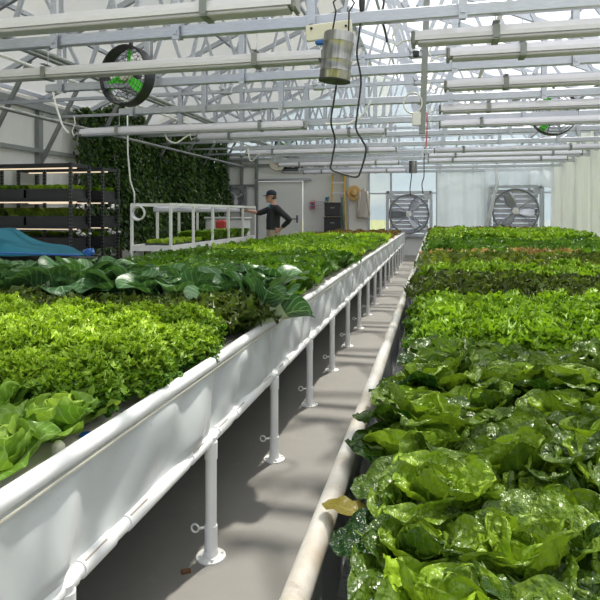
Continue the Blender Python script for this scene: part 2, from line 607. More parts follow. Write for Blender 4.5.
SPEC['pink'] = dict(SPEC['green'], mat='L_pink', n=18)
SPEC['olivrom'] = dict(SPEC['rom'], mat='L_orom')

SPEC['curly'] = SPEC['green']
SPEC['curlyfar'] = SPEC['green']
MESHES = {}


def frilly_mesh(rng, n=900, l0=.013, l1=.027, mat='L_frilly'):
    lm = LeafMesh()
    for i in range(26):
        k = (i + .5) / 26
        P, T, S = leaf_points(.17, .045, 1.3, .4, 1.5 - .85 * k, 1.4 - .75 * k, 1.0, 10, 7, rng, ruf=.4, rn=3, fine=.3)
        lm.add(P, T, S, .45, rotm(z=i * 2.4), np.array([0, 0, 0]))
    for i in range(n):
        k = (i + .5) / n
        az = i * 2.39996 + rng.normal(0, .3)
        th = math.acos(1 - 1.12 * k)                      # over the dome
        lump = 1 + .10 * math.sin(az * 5 + th * 6) + .06 * rng.normal()
        R = .125 * lump
        c = np.array([math.sin(th) * math.cos(az) * R * 1.02, math.sin(th) * math.sin(az) * R * 1.02, .055 + math.cos(th) * R * .95])
        L = rng.uniform(l0, l1)
        P, T, S = leaf_points(L, L * .62, .7, .35, 1.1, -.5, 1.0, 7, 7, rng, cup=.2, ruf=.45, rn=1.3, fine=.42)
        Mx = rotm(z=az) @ rotm(y=min(th, 1.9) * .9 - .55 + rng.normal(0, .5)) @ rotm(z=rng.normal(0, .7)) @ rotm(x=rng.normal(0, .5))
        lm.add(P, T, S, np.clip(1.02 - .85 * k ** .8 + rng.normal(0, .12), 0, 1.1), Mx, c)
    return lm.mesh('frilly_leaves', M[mat])


def variants(kind, nvar, low=False, split=False):
    key = (kind, low, split)
    if key in MESHES:
        return MESHES[key]
    sp = SPEC[kind]
    out = []
    for v in range(nvar):
        rng = np.random.default_rng(100 + 17 * v + sum(map(ord, kind)))
        res = sp['res'] if not low else (10, 7)
        n = sp['n'] if not low else max(12, int(sp['n'] * .6))
        if split:
            st = rng.bit_generator.state
            a = head_mesh(kind + '_outer_leaves', M[sp['mat']], rng, n, sp['R'], sp['i'], sp['o'], sp['tone'], sp['scale_in'], res=res, part=(.45, 1))
            rng.bit_generator.state = st
            b = head_mesh(kind + '_heart', M[sp['mat']], rng, n, sp['R'], sp['i'], sp['o'], sp['tone'], sp['scale_in'], res=res, part=(0, .45))
            out.append((a, b))
        else:
            if kind == 'frilly':
                out.append(frilly_mesh(rng)); continue
            if kind == 'curly':
                out.append(frilly_mesh(rng, 300, .024, .048, 'L_curly')); continue
            if kind == 'curlyfar':
                out.append(frilly_mesh(rng, 150, .035, .06, 'L_curly')); continue
            out.append(head_mesh(kind + '_leaves', M[sp['mat']], rng, n, sp['R'], sp['i'], sp['o'], sp['tone'], sp['scale_in'], res=res))
    MESHES[key] = out
    return out


def pak_variant(v, lean=None):
    rng = np.random.default_rng(500 + v)
    st, bl = LeafMesh(), LeafMesh()
    n = 13
    for i in range(n):
        k = (i + .5) / n
        L = rng.uniform(.30, .37) * (.7 + .3 * k)
        W = .27 * L * rng.uniform(.9, 1.15)
        e0 = 1.45 - .55 * k + rng.normal(0, .08)
        e1 = .75 - .95 * k + rng.normal(0, .2)
        P, T, S = leaf_points(L, W, 1.3, .42, e0, e1, 1.6, 24, 11, rng, cup=.25, ruf=.07, rn=1.5, crink=.022, stalk=.36, tipdrop=.35)
        az = i * 2.39996 + rng.normal(0, .2)
        Mx = rotm(z=az) @ rotm(x=rng.normal(0, .15))
        off = np.array([math.cos(az) * .03 * k, math.sin(az) * .03 * k, 0])
        cut = 9
        bl.add(P[cut - 1:], T[cut - 1:], S[cut - 1:], .75 - .5 * k + rng.normal(0, .08), Mx, off)
        Ps = P[:cut].copy()
        # thick stalk: front and back skins
        st.add(Ps, T[:cut], S[:cut], .5, Mx, off)
        Pb = Ps.copy()
        nrm = np.array([-math.sin(e0), 0, math.cos(e0)])
        Pb = Pb - nrm * (.010 * (1 - np.abs(S[:cut]) ** 2))[:, :, None]
        st.add(Pb[:, ::-1], T[:cut], S[:cut], .5, Mx, off)
    return bl.mesh('pak_choi_blades', M['L_pak']), st.mesh('pak_choi_stalks', M['L_stalk'])


# ------------------------------------------------------------------ dimensions of the place
XL, XR = -7.6, 3.75          # side walls
YB = 19.5                    # back gable
YF = -1.2
EAVE, SLOPE = 3.6, .43
XM = (XL + XR) / 2
RIDGE = EAVE + (XR - XL) / 2 * SLOPE


def roofz(x):
    return EAVE + ((x - XL) if x < XM else (XR - x)) * SLOPE


# ------------------------------------------------------------------ setting
b = MB(); b.box(((XL + XR) / 2, (YB + YF) / 2, -.05), (XR - XL + .3, YB - YF + .3, .1))
tag(b.build('floor', M['concrete']), kind='structure')
b = MB(); b.box((0, 40, -.16), (160, 160, .1))
tag(b.build('ground_outside', M['grass']), kind='structure')

# roof panels, corrugated film
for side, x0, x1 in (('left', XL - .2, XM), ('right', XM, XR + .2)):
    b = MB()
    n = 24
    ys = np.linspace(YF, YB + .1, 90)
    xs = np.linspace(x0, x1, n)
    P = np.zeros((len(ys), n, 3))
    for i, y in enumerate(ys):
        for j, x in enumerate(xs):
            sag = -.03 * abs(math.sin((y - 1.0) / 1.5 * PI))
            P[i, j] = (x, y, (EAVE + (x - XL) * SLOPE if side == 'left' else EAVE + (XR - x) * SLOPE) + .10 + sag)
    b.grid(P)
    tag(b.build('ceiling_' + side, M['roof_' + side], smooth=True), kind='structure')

# left wall: opaque grey cladding with vertical ribs, low girts
b = MB()
ys = np.arange(YF, YB, .1)
P = np.zeros((len(ys), 2, 3))
for i, y in enumerate(ys):
    dx = .012 if i % 3 == 0 else 0
    P[i, 0] = (XL - .06 + dx, y, 0); P[i, 1] = (XL - .06 + dx, y, EAVE + .1)
b.grid(P)
tag(b.build('wall_left', M['panel']), kind='structure')
b = MB(); b.box((XR + .06, (YB + YF) / 2, EAVE / 2 + .05), (.02, YB - YF, EAVE + .1))
tag(b.build('wall_right', film('side_wall_film', (.80, .82, .83), .30, .6)), kind='structure')

# back gable: panels below, glazing above; built from pieces around the openings
def X_(px): return at(px, 213, YB)[0]
def Z_(py, px=330): return at(px, py, YB)[2]

def back_piece(name, x0, x1, z0, z1, mat, y=YB + .04, th=.05, rib=0.0):
    b = MB()
    if rib:
        n = max(2, int((x1 - x0) / rib))
        for k in range(n):
            w = (x1 - x0) / n
            b.box((x0 + w * (k + .5), y, (z0 + z1) / 2), (w - .012, th, z1 - z0))
        b.box(((x0 + x1) / 2, y + th * .3, (z0 + z1) / 2), (x1 - x0, th * .5, z1 - z0))
    else:
        b.box(((x0 + x1) / 2, y, (z0 + z1) / 2), (x1 - x0, th, z1 - z0))
    return tag(b.build(name, mat), kind='structure')

xa, xb, xc, xd, xe = XL, X_(257), X_(347), X_(369), X_(391)
ztop = 2.52
back_piece('wall_back_left', xa, xb, 0, 3.45, M['panel'], rib=.45)
back_piece('wall_back_panel', X_(303), xd, 0, ztop, M['panel'])
back_piece('wall_back_upper', xb, xd, ztop, 3.30, M['panel'])
back_piece('wall_back_low', xe, XR, 0, .62, M['panel'])
back_piece('wall_back_low_left', xd, xe, 0, .45, M['panel_grey'])
# door in the white panel wall
b = MB(); b.box(((xb + X_(303)) / 2, YB + .03, ztop / 2), (X_(303) - xb - .03, .05, ztop - .04), bev=.008)
dr = tag(b.build('door_1', M['panel']), kind='structure')
b = MB()
hx, _, hz = at(297, 219, YB - .02)
b.box((hx, YB - .012, hz), (.05, .02, .26), bev=.006)
b.bar((hx, YB - .03, hz), (hx - .17, YB - .07, hz), .03)
b.bar((hx, YB, hz), (hx, YB - .07, hz), .03)
b.build('door_handle', M['black'], dr)
b = MB(); b.box(((xb + X_(310)) / 2, YB - .05, ztop + .03), (X_(310) - xb + .1, .1, .09), bev=.01)
tag(b.build('trim_1', M['galv']), kind='structure')
# gable glazing in bays with mullions
bays = [X_(p) for p in (213, 258, 310, 369, 391, 437, 485, 529)] + [XR]
bays[0] = XL
for k in range(len(bays) - 1):
    x0, x1 = bays[k], bays[k + 1]
    z0 = 3.30 if x1 <= xd + .01 else (.45 if k == 3 else .62)
    if k == 0: z0 = 3.45
    zs = [z0] + [z for z in (2.05, 3.3) if z > z0 + .2]
    b = MB()
    for i, za in enumerate(zs):
        last = i == len(zs) - 1
        if not last:
            b.box(((x0 + x1) / 2, YB + .06, (za + zs[i + 1]) / 2), (x1 - x0, .012, zs[i + 1] - za))
        else:
            xx = [x0, x1] if not (x0 < XM < x1) else [x0, XM, x1]
            top = [(x, YB + .06, roofz(x) + .08) for x in xx]
            bot = [(x1, YB + .06, za), (x0, YB + .06, za)]
            pts = top + bot
            n = len(pts)
            back = [(p[0], p[1] + .012, p[2]) for p in pts]
            b.add(pts + back, [tuple(range(n)), tuple(reversed(range(n, 2 * n)))] + [(i2, i2 + n, (i2 + 1) % n + n, (i2 + 1) % n) for i2 in range(n)])
    w = tag(b.build('window_%d' % (k + 1), M['glass'] if k == 3 else M['glaze']), kind='structure')
    b = MB()
    for xx in ((x0,) if k < len(bays) - 2 else (x0, x1)):
        b.bar((xx, YB, z0), (xx, YB, roofz(xx)), .07)
    for za in zs + [2.9] * (k > 2):
        b.bar((x0, YB, za), (x1, YB, za), .05)
    b.build('window_frame', M['galv'], w)
# girts on the left part of the back wall
for i, (py, mt) in enumerate(((161, 'galv_dull'), (166, 'galv_dull'), (186, 'galv_dull'))):
    b = MB(); z = at(235, py, YB)[2]
    b.bar((XL, YB - .03, z), (xb + (.6 if i == 1 else 0), YB - .03, z), .09)
    tag(b.build('trim_%d' % (i + 2), M[mt]), kind='structure')
for i, px in enumerate((228, 242, 257)):
    b = MB(); b.bar((X_(px), YB - .05, 0), (X_(px), YB - .05, 3.4), .1)
    tag(b.build('trim_%d' % (i + 5), M['galv_dull']), kind='structure')

# eave gutters and purlins
PUR = []
def purlin(x, z, w, mat, lab, y0=YF, y1=YB):
    b = MB(); b.bar((0, y0, 0), (0, y1, 0), w)
    o = b.build('roof_purlin', M[mat]); o.location = (x, 0, z)
    tag(o, lab, 'purlin', 'lengthwise steel roof purlins')
names = ['lowest on the left slope', 'second up the left slope', 'third up the left slope', 'uppermost on the left slope']
for i, f in enumerate((0.02, .30, .58, .86)):
    x = XL + (XM - XL) * f
    purlin(x, roofz(x) + .02, .06, 'galv', 'lengthwise steel roof purlin, ' + names[i])
for i, f in enumerate((0.02, .30, .58, .86)):
    x = XR + (XM - XR) * f
    purlin(x, roofz(x) + .02, .06, 'galv', 'lengthwise steel roof purlin, ' + names[i].replace('left', 'right'))
b = MB(); b.bar((XM, YF, RIDGE + .02), (XM, YB, RIDGE + .02), .1)
tag(b.build('roof_purlin', M['galv']), 'steel ridge purlin running along the peak of the roof', 'purlin', 'lengthwise steel roof purlins')
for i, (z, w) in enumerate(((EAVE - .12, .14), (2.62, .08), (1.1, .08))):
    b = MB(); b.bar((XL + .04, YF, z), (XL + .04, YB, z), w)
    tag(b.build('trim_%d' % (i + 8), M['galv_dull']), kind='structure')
b = MB(); b.bar((XR - .05, YF, EAVE - .08), (XR - .05, YB, EAVE - .08), .14)
tag(b.build('trim_11', M['galv']), kind='structure')

# ------------------------------------------------------------------ roof trusses
ZC, ZT = 3.28, 2.75          # truss lower chord, hung tie beam


def make_truss():
    r = thing('roof_truss', 'x', 'roof truss')
    b = MB(); b.bar((XL + .1, 0, ZC), (XR - .1, 0, ZC), .05); b.build('lower_chord', M['galv'], r)
    b = MB(); b.bar((-4.1, .02, ZT), (XR - .1, .02, ZT), .06, .085, bev=.006); b.build('tie_beam', M['galv'], r)
    for x0, x1 in ((XL, XM), (XR, XM)):
        b = MB(); b.bar((x0, 0, EAVE), (x1, 0, RIDGE), .06, .09); b.build('rafter', M['galv'], r)
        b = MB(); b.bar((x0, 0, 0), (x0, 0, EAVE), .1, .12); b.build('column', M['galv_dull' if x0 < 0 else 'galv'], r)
        sg = 1 if x1 > x0 else -1
        xb_ = x0 + sg * .95
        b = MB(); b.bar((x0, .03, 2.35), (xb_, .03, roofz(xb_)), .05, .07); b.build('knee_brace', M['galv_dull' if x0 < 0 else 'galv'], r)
    xs = np.linspace(-4.6, XR - 1.0, 6)
    for i, x in enumerate(xs):
        # gusset cluster on the lower chord, with two web struts up to the rafter
        b = MB()
        b.box((x, 0, ZC + .0), (.20, .075, .10), bev=.02)
        for dx in (-.07, .07):
            b.box((x + dx, -.045, ZC + .05), (.06, .03, .08), rotm(y=dx * 8), bev=.008)
        b.build('gusset', M['galv'], r)
        for sgn in (-1, 1):
            x2 = x + sgn * .72
            if x2 < XL + .3 or x2 > XR - .3: continue
            b = MB(); b.bar((x + sgn * .05, 0, ZC + .03), (x2, 0, roofz(x2) - .03), .036, .045); b.build('web_strut', M['galv'], r)
    for i, x in enumerate(np.linspace(-3.9, XR - .5, 8)):
        b = MB()
        b.bar((x, -.04, ZT - .07), (x, -.04, ZC + .06), .012, .055, up=(1, 0, 0))
        b.bar((x, .055, ZT - .05), (x, .055, ZC + .04), .010, .045, up=(1, 0, 0))
        b.box((x, -.052, ZT - .02), (.03, .012, .03)); b.box((x, -.052, ZC), (.03, .012, .03))
        b.build('hanger', M['galv'], r)
    return r


tr0 = make_truss()
index_children()
TY = [2.5 + 1.5 * i for i in range(11)] + [19.15]
for i, y in enumerate(TY):
    t_ = tr0 if i == 0 else copy_tree(tr0)
    t_.location = (0, y, 0)
    tag(t_, 'galvanised steel roof truss spanning the greenhouse, %s counted from the camera end' % ORD[i] if i < 11 else 'galvanised steel roof truss closest to the back gable wall', 'roof truss', 'galvanised roof trusses')

# lengthwise service pipes under the roof
def service_pipe(x, z, r_, mat, lab, y0=2.2, y1=YB - .3):
    b = MB(); b.tube([(x, y0, z), (x, (y0 + y1) / 2, z - .01), (x, y1, z)], r_, 8)
    tag(b.build('hanging_service_pipe', M[mat], smooth=True), lab, 'pipe', 'lengthwise overhead pipes')
service_pipe(-3.62, 2.93, .03, 'galv_dull', 'dark steel pipe running lengthwise above the left bench lights')
service_pipe(-3.74, 2.93, .022, 'galv_dull', 'thinner dark conduit beside the overhead steel pipe on the left')
service_pipe(-4.0, 2.9, .018, 'white', 'thin white pipe running lengthwise overhead beside two dark pipes')
service_pipe(-6.4, 3.0, .03, 'galv_dull', 'dark steel pipe running lengthwise overhead nearest the climbing vine')
service_pipe(.5, 2.93, .02, 'white', 'thin white pipe running lengthwise overhead above right bench')
service_pipe(1.9, 2.93, .02, 'galv', 'thin steel conduit running lengthwise overhead above right bench')

# ------------------------------------------------------------------ hanging grow lights
def make_light(L=3.0):
    r = thing('hanging_grow_light', 'x', 'grow light')
    b = MB()
    prof = [(-.045, .05), (.045, .05), (.062, .012), (.066, -.018), (-.066, -.018), (-.062, .012)]
    b.loft([np.array([(x, p[0], p[1]) for p in prof]) for x in (0, L)])
    b.box((L / 2, 0, .056), (L - .1, .03, .014))
    b.build('housing', M['alu'], r)
    b = MB(); b.box((L / 2, 0, -.030), (L - .04, .112, .022), bev=.006); b.build('lens', M['lens'], r)
    for x in (-.012, L + .012):
        b = MB(); b.box((x, 0, .004), (.028, .142, .10), bev=.012); b.build('end_cap', M['cap'], r)
    for x in (L * .18, L * .82):
        b = MB()
        for s_ in (-1, 1):
            b.box((x, s_ * .073, .008), (.045, .006, .09))
        b.box((x, 0, .075), (.045, .15, .006))
        b.box((x, 0, -.046), (.045, .15, .006))
        b.build('clip', M['galv_dull'], r)
        b = MB()
        b.tube([(x, 0, .07), (x + .004, 0, .17), (x, 0, .26)], .0035, 5)
        b.build('suspension_wire', M['galv'], r)
    b = MB()
    pts = [(-.02, 0, .0), (-.08, .0, .0), (-.13, .01, -.03), (-.16, .02, .04), (-.12, .03, .14), (-.14, .03, .24)]
    b.tube(pts, .007, 6)
    b.build('power_lead', M['white'], r)
    return r


lt0 = make_light()
index_children()
lights = [  # (x of left end, y, z, over which bench)
    (-3.80, 3.30, 2.62, 'L'), (-3.85, 4.47, 2.62, 'L'), (-4.52, 6.80, 2.45, 'L'), (-3.72, 8.80, 2.62, 'L'), (-3.72, 11.33, 2.62, 'L'), (-3.85, 14.3, 2.62, 'L'), (-3.8, 17.0, 2.62, 'L'),
    (-.13, 4.17, 2.62, 'R'), (.12, 4.72, 2.64, 'R'), (.12, 5.78, 2.62, 'R'), (.08, 7.07, 2.62, 'R'), (.09, 8.27, 2.62, 'R'), (.02, 11.7, 2.62, 'R'), (-.10, 12.7, 2.62, 'R'), (-.12, 13.95, 2.62, 'R')]
cnt = {'L': 0, 'R': 0}
for i, (x, y, z, s_) in enumerate(lights):
    o = lt0 if i == 0 else copy_tree(lt0)
    o.location = (x, y, z)
    nb_ = 'left bench' if s_ == 'L' else 'right bench'
    lab = 'long silver grow light hanging over the %s, %s one from the camera' % (nb_, ORD[cnt[s_]])
    if i == 2: lab = 'long silver grow light hung lower than the others beside the dark vine'
    tag(o, lab, 'grow light', 'silver grow lights over the ' + nb_)
    cnt[s_] += 1

# ------------------------------------------------------------------ benches
RZ = .802                     # rail top height


def skirt(b, x, y0, y1, z0, z1, seed, sgn=1):
    rng = np.random.default_rng(seed)
    ny, nz_ = int((y1 - y0) / .02), 16
    ys = np.linspace(y0, y1, ny)
    P = np.zeros((ny, nz_, 3))
    # soft folds that gather under the rail above each leg
    f1 = rng.uniform(0, 6, 8)
    for i, y in enumerate(ys):
        for j in range(nz_):
            q = j / (nz_ - 1)           # 0 bottom 1 top
            bul = math.sin(q * PI)
            w = .011 * math.sin(y * 7 + f1[0] + 2.6 * q) + .010 * math.sin(y * 15 + f1[1] - 4 * q) + .0055 * math.sin(y * 37 + f1[2] + 6 * q) * (.4 + .6 * math.sin(y * 2.3 + f1[3]))
            ds = ((y - 1.26 + .48) % .96) - .48
            sk = ds - .10 * (q - .3)
            fold = .014 * math.exp(-(sk / .035) ** 2) * (1 - q) - .013 * math.exp(-((sk - .075) / .05) ** 2) * (1 - .6 * q) + .008 * math.exp(-((sk + .12) / .05) ** 2) * (1 - .5 * q)
            P[i, j] = (x + sgn * ((w + fold) * min(1, 5 * q) * min(1, 6 * (1 - q)) + .006 * bul), y, z0 + (z1 - z0) * q)
    b.grid(P)


def make_leg(parent, x, y, eye_side):
    b = MB()
    b.tube([(x, y, .0), (x, y, .49)], .023, 14)
    lg = b.build('leg', M['pvc'], parent, auto=40)
    b = MB()
    b.lathe([(.0265, 0), (.0265, .07)], (x, y, .40), n=14)
    b.build('collar', M['pvc'], lg, auto=40)
    b = MB()
    b.lathe([(.0265, 0), (.0265, .10)], (x, y, .03), n=14)
    b.build('collar', M['pvc'], lg, auto=40)
    b = MB()
    b.lathe([(.060, 0), (.060, .006), (.03, .012), (.028, .035)], (x, y, 0), n=20)
    for k in range(4):
        q = k * PI / 2 + .5
        b.lathe([(.007, 0), (.007, .012)], (x + .046 * math.cos(q), y + .046 * math.sin(q), .004), n=6)
    b.build('base_flange', M['paint'], lg, auto=40)
    b = MB()
    e = np.array([eye_side * .045, -.02, .12])
    b.tube([(x + eye_side * .02, y - .005, .12), (x + e[0], y + e[1], .12)], .005, 6)
    ring = [(x + e[0] + eye_side * .016 + .016 * math.cos(q), y + e[1], .12 + .016 * math.sin(q)) for q in np.linspace(0, 2 * PI, 12, endpoint=False)]
    b.tube(ring, .004, 6, closed=True)
    b.build('eye_bolt', M['white'], lg, smooth=True)


def make_bench(label, x0, x1, y0, y1, inner, railmat, seed, legs):
    r = thing('growing_bench', label, 'growing bench', ((x0 + x1) / 2, y0, 0))
    r0 = Vector(r.location)
    def put(o):
        o.location = -r0
        return o
    # water-tight trough
    b = MB(); b.box(((x0 + x1) / 2, (y0 + y1) / 2, .60), (x1 - x0 - .08, y1 - y0 - .06, .20))
    put(b.build('trough', M['pond'], r))
    for x, sg in ((x0, -1), (x1, 1)):
        b = MB()
        k = int((y1 - y0) / .6)
        pts = [(x, y0 + (y1 - y0) * i / k, RZ - .020 + .003 * math.sin(i * 1.7)) for i in range(k + 1)]
        b.tube(pts, .0235, 16)
        put(b.build('top_rail', M[railmat] if x == inner else M['pvc'], r, smooth=True))
        b = MB(); skirt(b, x + sg * .004, y0, y1,   .475, RZ - .030, seed + sg, sg)
        put(b.build('side_skirt', M['liner'], r, smooth=True))
        b = MB()
        b.bar((x + sg * .018, y0, RZ - .047), (x + sg * .018, y1, RZ - .047), .005, .005)
        put(b.build('seam_cord', M['cream'], r))
        b = MB()
        yy = y0
        ds0 = 1.26
        n = -1
        while ds0 + n * .96 < y1:
            c0 = ds0 + n * .96
            for (p, q) in ((-.20, .04), (.07, .22), (.30, .72)):
                a_, e_ = max(c0 + p, y0), min(c0 + q, y1)
                if e_ - a_ > .05:
                    b.m = 0
                    b.tube([(x + sg * .006, a_, .478), (x + sg * .006, e_, .478)], .0255, 14)
                    b.m = 1
                    b.bar((x + sg * .020, a_ + .01, .499), (x + sg * .020, min(e_, a_ + .12) - .01, .499), .004, .004)
                    b.m = 0
            n += 1
        b.m = 0
        b.tube([(x + sg * .006, y0, .478), (x + sg * .006, y1, .478)], .0215, 14)
        put(b.build('bottom_rail', [M['pvc'], M['rust']], r, auto=50))
    for y in (y0, y1):
        b = MB(); b.box(((x0 + x1) / 2, y, .64), (x1 - x0, .03, .32)); put(b.build('end_panel', M['liner'], r))
    for k in range(int((y1 - y0) / .96)):
        y = 1.26 + .96 * k
        if y > y1 - .1 or y < y0: continue
        for x, sg in legs:
            n0 = len(COL.objects)
            make_leg(r, x, y, sg)
            for o in list(COL.objects)[n0:]:
                if o.parent == r: put(o)
    return r


make_bench('long white hydroponic bench left of the aisle with a smooth white skirt', -3.15, -.90, .45, 18.35, -.90, 'pvc', 3, [(-.885, -1), (-3.12, 1)])
make_bench('long hydroponic bench right of the aisle with a stained top rail', -.215, 3.3, .30, 18.35, -.215, 'stained', 40, [(-.19, -1)])

# foam rafts floating in the troughs
def rafts(x0, x1, y0, y1, lab, grp, L=1.22):
    b = MB(); b.box((0, 0, 0), (x1 - x0, L - .012, .045), bev=.006)
    me = b.mesh('floating_raft', M['foam'], False)
    k = 0
    y = y0 + L / 2
    while y < y1 - L / 2 + .2:
        o = bpy.data.objects.new('floating_raft', me); COL.objects.link(o)
        o.location = ((x0 + x1) / 2, y, .7235)
        tag(o, lab % ORD[k], 'raft', grp)
        k += 1; y += L
rafts(-3.06, -1.0, .52, 18.3, 'cream foam raft under the plants of the left bench, %s from the camera', 'foam rafts in the left bench')
rafts(-.10, 3.2, .36, 18.3, 'cream foam raft under the plants of the right bench, %s from the camera', 'foam rafts in the right bench')
ZR = .748

# ------------------------------------------------------------------ plants
COUNTS = {}


def place(me, name, x, y, z, rz, sc, tilt=(0, 0)):
    """me: one mesh, or (outer, heart)"""
    if isinstance(me, tuple):
        o = bpy.data.objects.new(name, None); o.empty_display_size = .05
        COL.objects.link(o)
        for nm, m in zip(('outer_leaves', 'heart') if name != 'pak_choi' else ('leaf_blades', 'pale_stalks'), me):
            c = bpy.data.objects.new(nm, m); COL.objects.link(c); c.parent = o
            if nm == 'heart': c['label'] = 'paler upright inner leaves'
            if nm == 'pale_stalks': c['label'] = 'pale green thick stalks'
    else:
        o = bpy.data.objects.new(name, me); COL.objects.link(o)
    o.location = (x, y, z); o.rotation_euler = (tilt[0], tilt[1], rz); o.scale = (sc, sc, sc * random.uniform(.92, 1.08))
    COUNTS[name] = COUNTS.get(name, 0) + 1
    return o


def block(bench, name, kind, y0, y1, pitch, sc, desc, cat, uniq=True, split=False, low=False, nvar=4, jit=.02, xoff=0.0, xrange=None, tilt=.12):
    x0, x1 = (-3.05, -.985) if bench == 'L' else (-.055 + xoff, 3.15)
    xoff = 0
    ms = variants(kind, nvar, low, split) if kind != 'pak' else MESHES.setdefault('pak', [pak_variant(v) for v in range(5)])
    ny = max(1, round((y1 - y0) / pitch))
    nx = max(1, round((x1 - x0) / pitch))
    rail = 'white rail' if bench == 'L' else 'stained rail'
    for j in range(ny):
        y = y0 + (j + .5) * (y1 - y0) / ny
        stag = .25 if j % 2 else -.25
        for i in range(nx):
            k = i
            if kind == 'pink' and random.random() < .35: continue
            w = (x1 - x0) / nx
            x = (x1 - (i + .5) * w) if bench == 'L' else (x0 + (i + .5) * w)
            x += stag * w * .5 + xoff
            px, py, d = proj(x, y, ZR + .12)
            if d < .35 or not (-60 * 2 / d - 15 < px < 690 + 150 / d) or py > 640 + 150 / d:
                continue
            xx, yy = x + random.uniform(-jit, jit), y + random.uniform(-jit, jit)
            o = place(random.choice(ms), name, xx, yy, ZR + random.uniform(-.008, .01), random.uniform(0, 2 * PI), sc * random.uniform(.9, 1.1), (random.uniform(-tilt, tilt), random.uniform(-tilt, tilt)))
            if uniq:
                lab = '%s, %s from the %s in row %s' % (desc, ORD[i], rail, ORD[j])
            else:
                lab = desc
            tag(o, lab, cat, desc.split(',')[0] + ' on the ' + ('left' if bench == 'L' else 'right') + ' bench')


# left bench, from the camera to the far end
blab = ['pale green butterhead lettuce beside the white rail nearest the camera', 'pale green butterhead lettuce behind another, beside brown stub and blue scrap', 'yellow-green butterhead lettuce cut by the picture edge, above the nearest one']
bm = variants('butter', 5, False, True)
for i, (x, y, s_) in enumerate(((-1.055, 1.235, 1.0), (-1.06, 1.47, 1.02), (-1.30, 1.45, .98))):
    o = place(bm[i], 'butterhead_lettuce', x, y, ZR, i * 1.3 + .4, s_)
    tag(o, blab[i], 'lettuce', 'butterhead lettuces at the near end')
o = place(bm[3], 'butterhead_lettuce', -1.27, 1.22, ZR, 2.2, 1.0); tag(o, 'butterhead lettuce mostly outside the frame, below the yellow-green one', 'lettuce', 'butterhead lettuces at the near end')

block('L', 'frilly_lettuce', 'frilly', 1.56, 2.60, .205, 1.08, 'bright lime frilly lettuce', 'lettuce', nvar=5)
block('L', 'oakleaf_lettuce', 'oak', 2.60, 3.02, .2, 1.2, 'dark reddish oakleaf lettuce', 'lettuce', nvar=4)
block('L', 'pak_choi', 'pak', 3.08, 3.95, .29, 1.36, 'blue-green pak choi with big leaves', 'pak choi')
# the one that spills over the rail
pk = MESHES['pak']
o = place(pk[1], 'pak_choi', -.965, 3.02, ZR + .035, 1.0, 1.05, (.12, .58)); tag(o, 'blue-green pak choi spilling over the white rail with its pale stalk showing', 'pak choi', 'pak choi at the rail')
block('L', 'bright_leaf_lettuce', 'green', 3.95, 5.0, .235, 1.12, 'bright green loose lettuce behind pak choi', 'lettuce', nvar=4)
block('L', 'dark_leaf_lettuce', 'dark', 5.0, 7.0, .25, 1.2, 'dark green loose leaf lettuce midway along the left bench', 'lettuce', uniq=False, low=True)
block('L', 'lime_lettuce', 'lime', 7.0, 8.2, .26, 1.15, 'lime yellow lettuce in the broad pale band of the left bench', 'lettuce', uniq=False, low=True)
block('L', 'small_green_lettuce', 'green', 8.2, 11.6, .29, 1.2, 'small green lettuce in the far half of the left bench', 'lettuce', uniq=False, low=True)
block('L', 'lime_lettuce', 'lime', 11.6, 13.4, .32, 1.2, 'lime lettuce in the narrow far band of the left bench', 'lettuce', uniq=False, low=True)
block('L', 'young_red_lettuce', 'red', 13.4, 18.2, .33, .9, 'reddish young lettuce at the far end of the left bench', 'lettuce', uniq=False, low=True)

# right bench
block('R', 'crinkled_lettuce', 'rom', .52, 2.05, .2, 1.0, 'glossy crinkled dark green lettuce', 'lettuce', split=True, nvar=6, tilt=.2, jit=.025, xoff=-.065)
block('R', 'olive_romaine_lettuce', 'olivrom', 2.05, 2.45, .2, 1.0, 'upright olive romaine lettuce', 'lettuce', split=True, nvar=4)
block('R', 'fresh_green_lettuce', 'curly', 2.45, 3.6, .21, .96, 'fresh green curly lettuce', 'lettuce', nvar=5)
block('R', 'bronze_oakleaf_lettuce', 'oak', 3.6, 4.5, .225, 1.28, 'dark bronze oakleaf lettuce', 'lettuce', nvar=4)
block('R', 'vivid_green_lettuce', 'curlyfar', 4.5, 5.5, .24, 1.0, 'vivid green lettuce in the band behind the bronze lettuces', 'lettuce', uniq=False, low=True)
block('R', 'olive_lettuce', 'olive', 5.5, 7.2, .26, 1.32, 'olive green lettuce in the mid band of the right bench', 'lettuce', uniq=False, low=True)
block('R', 'yellow_lettuce', 'lime', 7.2, 7.7, .25, .9, 'yellow-green lettuce in the thin band before the pink ones', 'lettuce', uniq=False, low=True)
block('R', 'pink_lettuce', 'pink', 7.7, 8.05, .26, 1.15, 'pale pink lettuce in the single row across the right bench', 'lettuce', uniq=False, low=True)
block('R', 'mid_green_lettuce', 'dark', 8.05, 11.0, .28, 1.2, 'mid green lettuce beyond the pink row of the right bench', 'lettuce', uniq=False, low=True)
block('R', 'yellow_lettuce', 'lime', 11.0, 12.2, .3, 1.0, 'yellow-green lettuce in the far band of the right bench', 'lettuce', uniq=False, low=True)
block('R', 'far_green_lettuce', 'curlyfar', 12.2, 16.4, .32, 1.2, 'green lettuce in the last green rows of the right bench', 'lettuce', uniq=False, low=True)
block('R', 'young_red_lettuce', 'red', 16.4, 18.2, .3, 1.5, 'reddish young lettuce at the far end of the right bench', 'lettuce', uniq=False, low=True)

